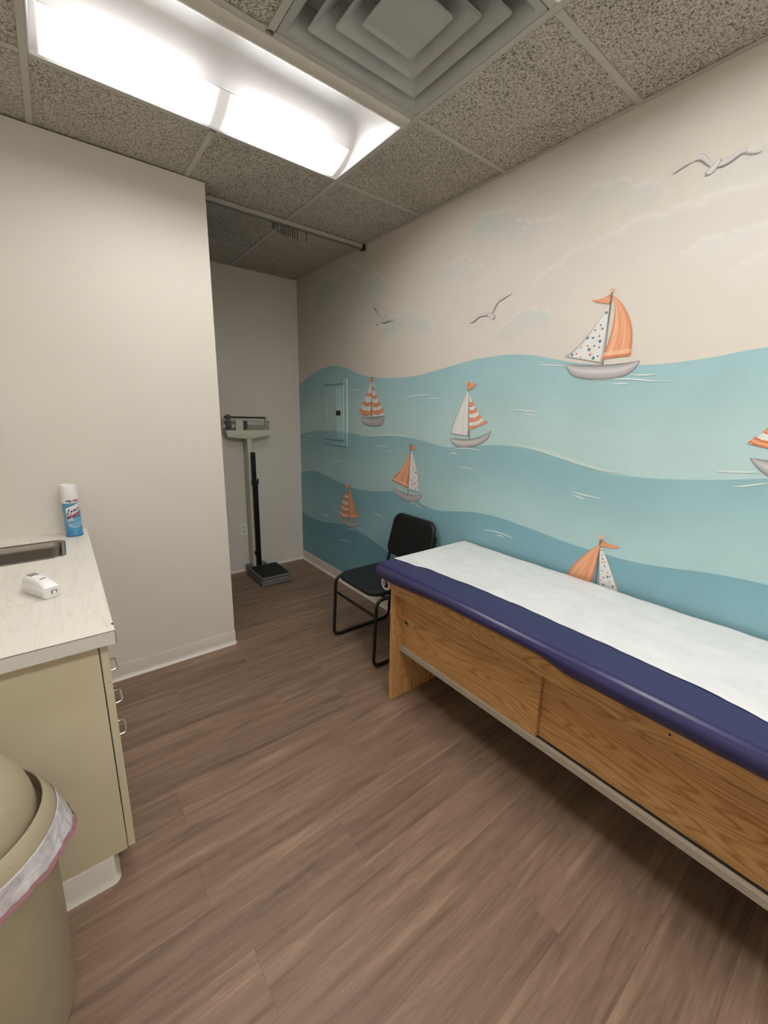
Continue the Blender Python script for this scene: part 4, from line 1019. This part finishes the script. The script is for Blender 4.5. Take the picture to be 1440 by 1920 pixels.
ct = empty('countertop', (-1.53, -.17, .861)); tag(ct, 'pale wood grain laminate countertop with one cross seam', 'countertop')
SM = -.459
box('top_section', (XL + .001, CY0, .8605), (CX1, SM - .0006, CZ), M['counter'], ct, .0008, 1)
SK = (XL + .06, -1.3145, .004, .292)
bm = bmesh.new()
outer = [(XL + .001, SM + .0006), (CX1, SM + .0006), (CX1, PT - .0004), (XL + .001, PT - .0004)]
inner = rrect(SK[0] + .006, SK[1] - .006, SK[2] + .006, SK[3] - .006, .034, 6)
es = []
for lp in (outer, inner):
    vs = [bm.verts.new((a, b, CZ)) for a, b in lp]; es += [bm.edges.new((vs[i], vs[(i + 1) % len(vs)])) for i in range(len(vs))]
bmesh.ops.triangle_fill(bm, use_beauty=True, use_dissolve=False, edges=es)
g = bmesh.ops.extrude_face_region(bm, geom=list(bm.faces))
for v in [q for q in g['geom'] if isinstance(q, bmesh.types.BMVert)]: v.co.z = .8605
bm_obj('top_section', bm, M['counter'], ct)
box('front_band', (XL + .001, CY0 - .0012, .8605), (CX1, CY0 - .0001, CZ - .0014), M['counter_edge'], ct)
box('edge_line', (XL + .001, CY0 - .0016, CZ - .0014), (CX1 + .0002, CY0 - .0001, CZ - .0002), M['edge_dk'], ct)
box('edge_line', (CX1 - .0002, CY0 - .0014, .8606), (CX1 + .0012, CY0 + .0010, CZ - .0016), M['edge_dk'], ct)
box('edge_band', (CX1 + .0001, CY0 + .0012, .8605), (CX1 + .0010, PT - .0006, CZ - .0006), M['counter_edge'], ct)
box('chip', (CX1 - .004, -.765, CZ - .010), (CX1 + .0014, -.752, CZ + .0003), M['edge_dk'], ct)

si = empty('sink', (-1.55, .15, CZ - .16)); tag(si, 'rectangular stainless steel sink set into the counter', 'sink')
def skl(i, z, r): return [(a, b, z) for a, b in rrect(SK[0] + i, SK[1] - i, SK[2] + i, SK[3] - i, r, 8)]
loft('bowl', [skl(0, CZ + .0004, .040), skl(.001, CZ + .0026, .040), skl(.006, CZ + .0032, .036), skl(.012, CZ + .0024, .034), skl(.015, CZ - .002, .032), skl(.019, CZ - .03, .034), skl(.030, CZ - .135, .05), skl(.040, CZ - .152, .05), skl(.06, CZ - .158, .05), skl(.12, CZ - .160, .02)], M['steel'], si, False, True, autos=70)
lathe('drain', [(.0002, .002), (.022, .0022), (.026, .003), (.034, .0035), (.036, .001)], (-1.56, .148, CZ - .160), M['chrome'], si, 24)

# ---- soap dispenser at the very edge of the picture
sd = empty('soap_dispenser', (-1.555, PT, 1.335)); tag(sd, 'white wall dispenser above the sink at the picture edge', 'soap dispenser')
box('housing', (-1.620, PT - .095, 1.360), (-1.490, PT - .0005, 1.560), M['white_pl'], sd, .014, 3)
box('push_bar', (-1.600, PT - .108, 1.335), (-1.494, PT - .020, 1.362), M['white_pl'], sd, .008, 2)

# ---- small analyser
D0 = Vector((-1.4440, -.3400, CZ)); ax = Vector((.064, -.1216, 0)).normalized(); sx_ = Vector((-ax.y, ax.x, 0))
MD = Matrix(((ax.x, sx_.x, 0, D0.x), (ax.y, sx_.y, 0, D0.y), (0, 0, 1, D0.z), (0, 0, 0, 1)))
an = empty('pocket_analyzer', (-1.38, -.385, CZ))
tag(an, 'small white handheld analyzer lying across the counter seam', 'analyzer')
DW = .052
def dev_loft(name, secs, mat, autos=40):
    """secs: (l0, l1, w_inset, z, corner)"""
    loops = [[MD @ Vector((a, b, z)) for a, b in rrect(l0, l1, wi, DW - wi, rc, 5)] for l0, l1, wi, z, rc in secs]
    return loft(name, loops, mat, an, True, True, autos)
dev_loft('body', [(.006, .134, .004, .0006, .010), (.004, .1365, .0015, .004, .012), (.001, .139, .0, .030, .012), (.0, .1395, .0, .0315, .012)], M['white_pl'])
dev_loft('rim', [(.0, .1405, -.0008, .0315, .0125), (.0, .1405, -.0008, .0330, .0125)], M['white_pl'])
lp = [(0.008, .033), (.009, .050), (.016, .0575), (.030, .0605), (.050, .0610), (.070, .0600), (.090, .0570), (.108, .0520), (.122, .0450), (.134, .0345)]
secs = []
bm = bmesh.new(); rows_ = []
for l, z in lp:
    rows_.append([bm.verts.new(MD @ Vector((l, w, .033 + (z - .033) * k))) for w, k in ((.004, 0), (.005, .6), (.009, .9), (.016, 1), (DW / 2, 1.03), (DW - .016, 1), (DW - .009, .9), (DW - .005, .6), (DW - .004, 0))])
for i in range(len(rows_) - 1):
    for j in range(8): bm.faces.new((rows_[i][j], rows_[i][j + 1], rows_[i + 1][j + 1], rows_[i + 1][j]))
bm.faces.new(rows_[0][::-1]); bmesh.ops.remove_doubles(bm, verts=bm.verts, dist=1e-5)
bm_obj('lid', bm, M['white_pl'], an, autos=45)
box('display', (.020, .015, .0590), (.044, DW - .015, .0622), M['display'], an, 0, 1, MD)
box('display_edge', (.044, .0145, .0590), (.0475, DW - .0145, .0624), M['dark'], an, 0, 1, MD)
box('badge', (.0885, .017, .0545), (.0915, DW - .019, .0588), M['edge_dk'], an, 0, 1, MD)
bm = bmesh.new()
for lo, hi in (((.1392, .021, .014), (.1402, .023, .027)), ((.1392, .035, .014), (.1402, .0365, .027)), ((.1392, .021, .0255), (.1402, .0365, .027))): add_box(bm, lo, hi, M=MD)
bm_obj('latch_outline', bm, M['dark'], an)
box('rear_tab', (-.004, .012, .036), (.010, DW - .012, .044), M['white_pl'], an, .002, 1, MD)

# ---- disinfectant spray can
CC = (-1.2755, .352); CR = .0335
cn = empty('spray_can', (CC[0], CC[1], CZ)); tag(cn, 'blue and white disinfectant spray can beside the sink', 'spray can')
lathe('body', [(.0002, .003), (.030, .003), (.0325, .0), (CR + .0004, .0015), (CR, .005), (CR, .160), (CR, .186), (.0002, .186)], (CC[0], CC[1], CZ), M['can_blue'], cn, 48)
lathe('base_rim', [(.0315, .0002), (CR + .0009, .0004), (CR + .0010, .003), (CR + .0002, .0042)], (CC[0], CC[1], CZ), M['can_rim'], cn, 48)
lathe('cap', [(CR + .0002, .186), (CR + .0008, .1875), (CR + .0006, .192), (.0325, .232), (.0318, .246), (.0305, .249), (.0285, .249), (.028, .236), (.0002, .234)], (CC[0], CC[1], CZ), M['can_w'], cn, 48)
def cyl(th, r, z): return (CC[0] + r * math.sin(th), CC[1] - r * math.cos(th), CZ + z)
def band(name, t0, t1, lo, hi, r, mat, parent, n=24):
    v, f = [], []
    for k in range(n + 1):
        u = k / n; th = t0 + (t1 - t0) * u; v += [cyl(th, r, lo(u)), cyl(th, r, hi(u))]
    f = [(2 * k, 2 * k + 2, 2 * k + 3, 2 * k + 1) for k in range(n)]
    return mk(name, v, f, mat, parent, smooth=True)
rad = math.radians
lab = band('top_band', rad(-180), rad(180), lambda u: .163, lambda u: .186, CR + .0003, M['can_w'], cn, 60)
t0, t1 = rad(-39), rad(92)
wb = band('brand_field', t0, t1, lambda u: .100 + .030 * u, lambda u: .1405 + .030 * u, CR + .0004, M['can_w'], cn)
band('navy_rule', t0 - .05, t1, lambda u: .1405 + .030 * u, lambda u: .1425 + .030 * u, CR + .0006, M['can_navy'], cn)
band('navy_swash', t0 + .35, t1, lambda u: .104 + .022 * u, lambda u: .104 + .022 * u + .007 * u, CR + .0006, M['can_navy'], cn)
band('ribbon', t0 + .03, t1, lambda u: .090 + .031 * u - .004 * (1 - u), lambda u: .099 + .029 * u, CR + .0005, M['can_red'], cn)
band('ribbon_text_line', t0 + .35, t1 - .3, lambda u: .099 + .024 * u, lambda u: .1004 + .024 * u, CR + .0007, M['can_w'], cn)
band('scent_line', rad(5), rad(75), lambda u: .092 + .010 * u, lambda u: .0955 + .010 * u, CR + .0005, M['can_navy'], cn)
band('scent_line', rad(52), rad(75), lambda u: .0915, lambda u: .0945, CR + .0005, M['can_navy'], cn)
band('pale_patch', t0 + .1, rad(2), lambda u: .073 + .004 * u, lambda u: .090 + .008 * u, CR + .0003, M['can_lt'], cn)
band('fine_print_block', rad(-25), rad(4), lambda u: .070, lambda u: .078, CR + .0005, M['display'], cn)
band('swirl', rad(-33), rad(75), lambda u: .046 + .052 * (u - .45) ** 2, lambda u: .049 + .056 * (u - .45) ** 2, CR + .0005, M['can_w'], cn)
band('swirl', rad(-30), rad(45), lambda u: .057 + .03 * (u - .5) ** 2, lambda u: .0588 + .034 * (u - .5) ** 2, CR + .0005, M['can_w'], cn)
band('swirl', rad(48), rad(62), lambda u: .062 + .01 * u, lambda u: .070 + .006 * u, CR + .0005, M['can_lt'], cn)
def text_mesh(s, size, shear=0.0, bold=0.0):
    cu = bpy.data.curves.new('t', 'FONT'); cu.body = s; cu.size = size; cu.shear = shear; cu.offset = bold; cu.resolution_u = 3
    ob = bpy.data.objects.new('t', cu); scn.collection.objects.link(ob)
    dg = bpy.context.evaluated_depsgraph_get(); dg.update()
    me = ob.evaluated_get(dg).to_mesh()
    v = [tuple(q.co) for q in me.vertices]; f = [tuple(p.vertices) for p in me.polygons]
    bm = bmesh.new(); bm.from_mesh(me); bmesh.ops.triangulate(bm, faces=bm.faces)
    for _ in range(4):                       # short edges, so that the letters follow the curve of the can
        es = [e for e in bm.edges if e.calc_length() > .0022]
        if not es: break
        bmesh.ops.subdivide_edges(bm, edges=es, cuts=1); bmesh.ops.triangulate(bm, faces=bm.faces)
    bm.verts.index_update(); v = [tuple(q.co) for q in bm.verts]; f = [tuple(q.index for q in fc.verts) for fc in bm.faces]; bm.free()
    ob.evaluated_get(dg).to_mesh_clear(); bpy.data.objects.remove(ob); bpy.data.curves.remove(cu)
    return v, f
def can_text(s, size, th, z, mat, slope=0.0, shear=0.0, bold=0.0, r=.0007, sx=1.0):
    v, f = text_mesh(s, size, shear, bold)
    mk('lettering', [cyl(th + a * sx / CR, CR + r, z + b + slope * a * sx) for a, b, c in v], f, mat, cn)
can_text('Kills', .0125, rad(-27), .1705, M['can_navy'], bold=.0006)
can_text('100+', .0150, rad(12), .1700, M['can_red'], bold=.0007)
band('small_print_line', rad(-12), rad(75), lambda u: .1655, lambda u: .1668, CR + .0005, M['can_navy'], cn)
# the looped capital is drawn as one pen stroke
pen = resample([(.0, .0165), (.001, .0135), (.0045, .0140), (.0095, .0205), (.0122, .0262), (.0112, .0288), (.0088, .0262), (.0072, .0180), (.0052, .0100), (.0028, .0068), (.0008, .0072), (.0012, .0098), (.0048, .0088), (.0085, .0078), (.0110, .0092)], 90)
vv = []
for i in range(90):
    d = pen[min(i + 1, 89)] - pen[max(i - 1, 0)]; n_ = np.array([-d[1], d[0]]) / (np.hypot(*d) + 1e-9)
    wd_ = .0005 + .0008 * abs(d[1]) / (np.hypot(*d) + 1e-9)
    for q in (pen[i] + n_ * wd_, pen[i] - n_ * wd_): vv.append(cyl(rad(-35) + (q[0]) / CR, CR + .0009, .0985 + q[1] * 1.12 + .35 * q[0]))
mk('lettering', vv, [(2 * i, 2 * i + 1, 2 * i + 3, 2 * i + 2) for i in range(89)], M['can_navy'], cn)
can_text('ysol', .0270, rad(-13), .1145, M['can_navy'], .4, .42, .0006, sx=.98)

# ================================================================== DOME-TOP BIN
BC = (-1.605, -.972)
bn = empty('dome_bin', (BC[0], BC[1], 0)); tag(bn, 'beige dome lidded waste bin beside the drawer cabinet', 'waste bin')
lathe('body', [(.0002, .001), (.176, .001), (.184, .006), (.188, .02), (.196, .56), (.199, .575), (.196, .578), (.185, .57), (.178, .03), (.0002, .03)], (BC[0], BC[1], 0), M['bin'], bn, 64)
lathe('lid_ring', [(.2035, .545), (.2055, .545), (.2070, .558), (.2108, .564), (.2118, .570), (.2105, .577), (.2030, .594), (.1945, .610), (.1915, .6135), (.1895, .612), (.1890, .600), (.1870, .566), (.1680, .548), (.1690, .544), (.1900, .558), (.1920, .598), (.2005, .580), (.2035, .560), (.2035, .545)], (BC[0], BC[1], 0), M['bin'], bn, 72)
dp = [(.171, .550), (.176, .575)] + [(.177 * math.cos(a), .592 + .194 * math.sin(a)) for a in np.linspace(0, math.pi / 2 - .02, 22)] + [(.0003, .785)]
dome = lathe('dome', dp, (BC[0], BC[1], 0), M['bin'], bn, 72)
lathe('rivet', [(.0002, .0), (.004, .0), (.0035, .0025), (.0002, .003)], (BC[0] + .1365, BC[1] - .148, .5935), M['bin'], bn, 10)
# bag folded over the rim
vv, ff = [], []
nb_, nr_ = 150, 12
def skirt(th, k):
    w1 = math.sin(7 * th + 1) * .5 + math.sin(13 * th + 2.1) * .3 + math.sin(29 * th) * .2
    flare = .004 + .014 * max(0, math.cos(th + .10)) ** 6 + .008 * (math.sin(3 * th + 1) * .5 + .5)
    r = .2128 + k * flare + .0035 * k * w1 + .0012 * math.sin(61 * th + 6 * k) * k
    z = .574 - k * (.068 + .010 * math.sin(2 * th + .6) + .006 * w1) + .0
    return r, z
for j in range(nr_ + 1):
    for i in range(nb_):
        th = 2 * math.pi * i / nb_; r, z = skirt(th, j / nr_); vv.append((BC[0] + r * math.cos(th), BC[1] + r * math.sin(th), z))
for j in range(nr_):
    for i in range(nb_): i2 = (i + 1) % nb_; ff.append((j * nb_ + i, j * nb_ + i2, (j + 1) * nb_ + i2, (j + 1) * nb_ + i))
lb = mk('bin_liner', vv, ff, M['liner'], None, smooth=True); tag(lb, 'white plastic bag folded over the dome bin rim', 'bin liner')
md = lb.modifiers.new('thickness', 'SOLIDIFY'); md.thickness = .0005; md.offset = 1
vv, ff = [], []
for j, k in enumerate((.86, .93, 1.0, 1.06)):
    for i in range(nb_):
        th = 2 * math.pi * i / nb_; r, z = skirt(th, k); r += .0016; vv.append((BC[0] + r * math.cos(th), BC[1] + r * math.sin(th), z))
for j in range(3):
    for i in range(nb_): i2 = (i + 1) % nb_; ff.append((j * nb_ + i, j * nb_ + i2, (j + 1) * nb_ + i2, (j + 1) * nb_ + i))
o = mk('drawstring_hem', vv, ff, M['pink'], lb, smooth=True)
o['label'] = 'pink drawstring hem of the bag'
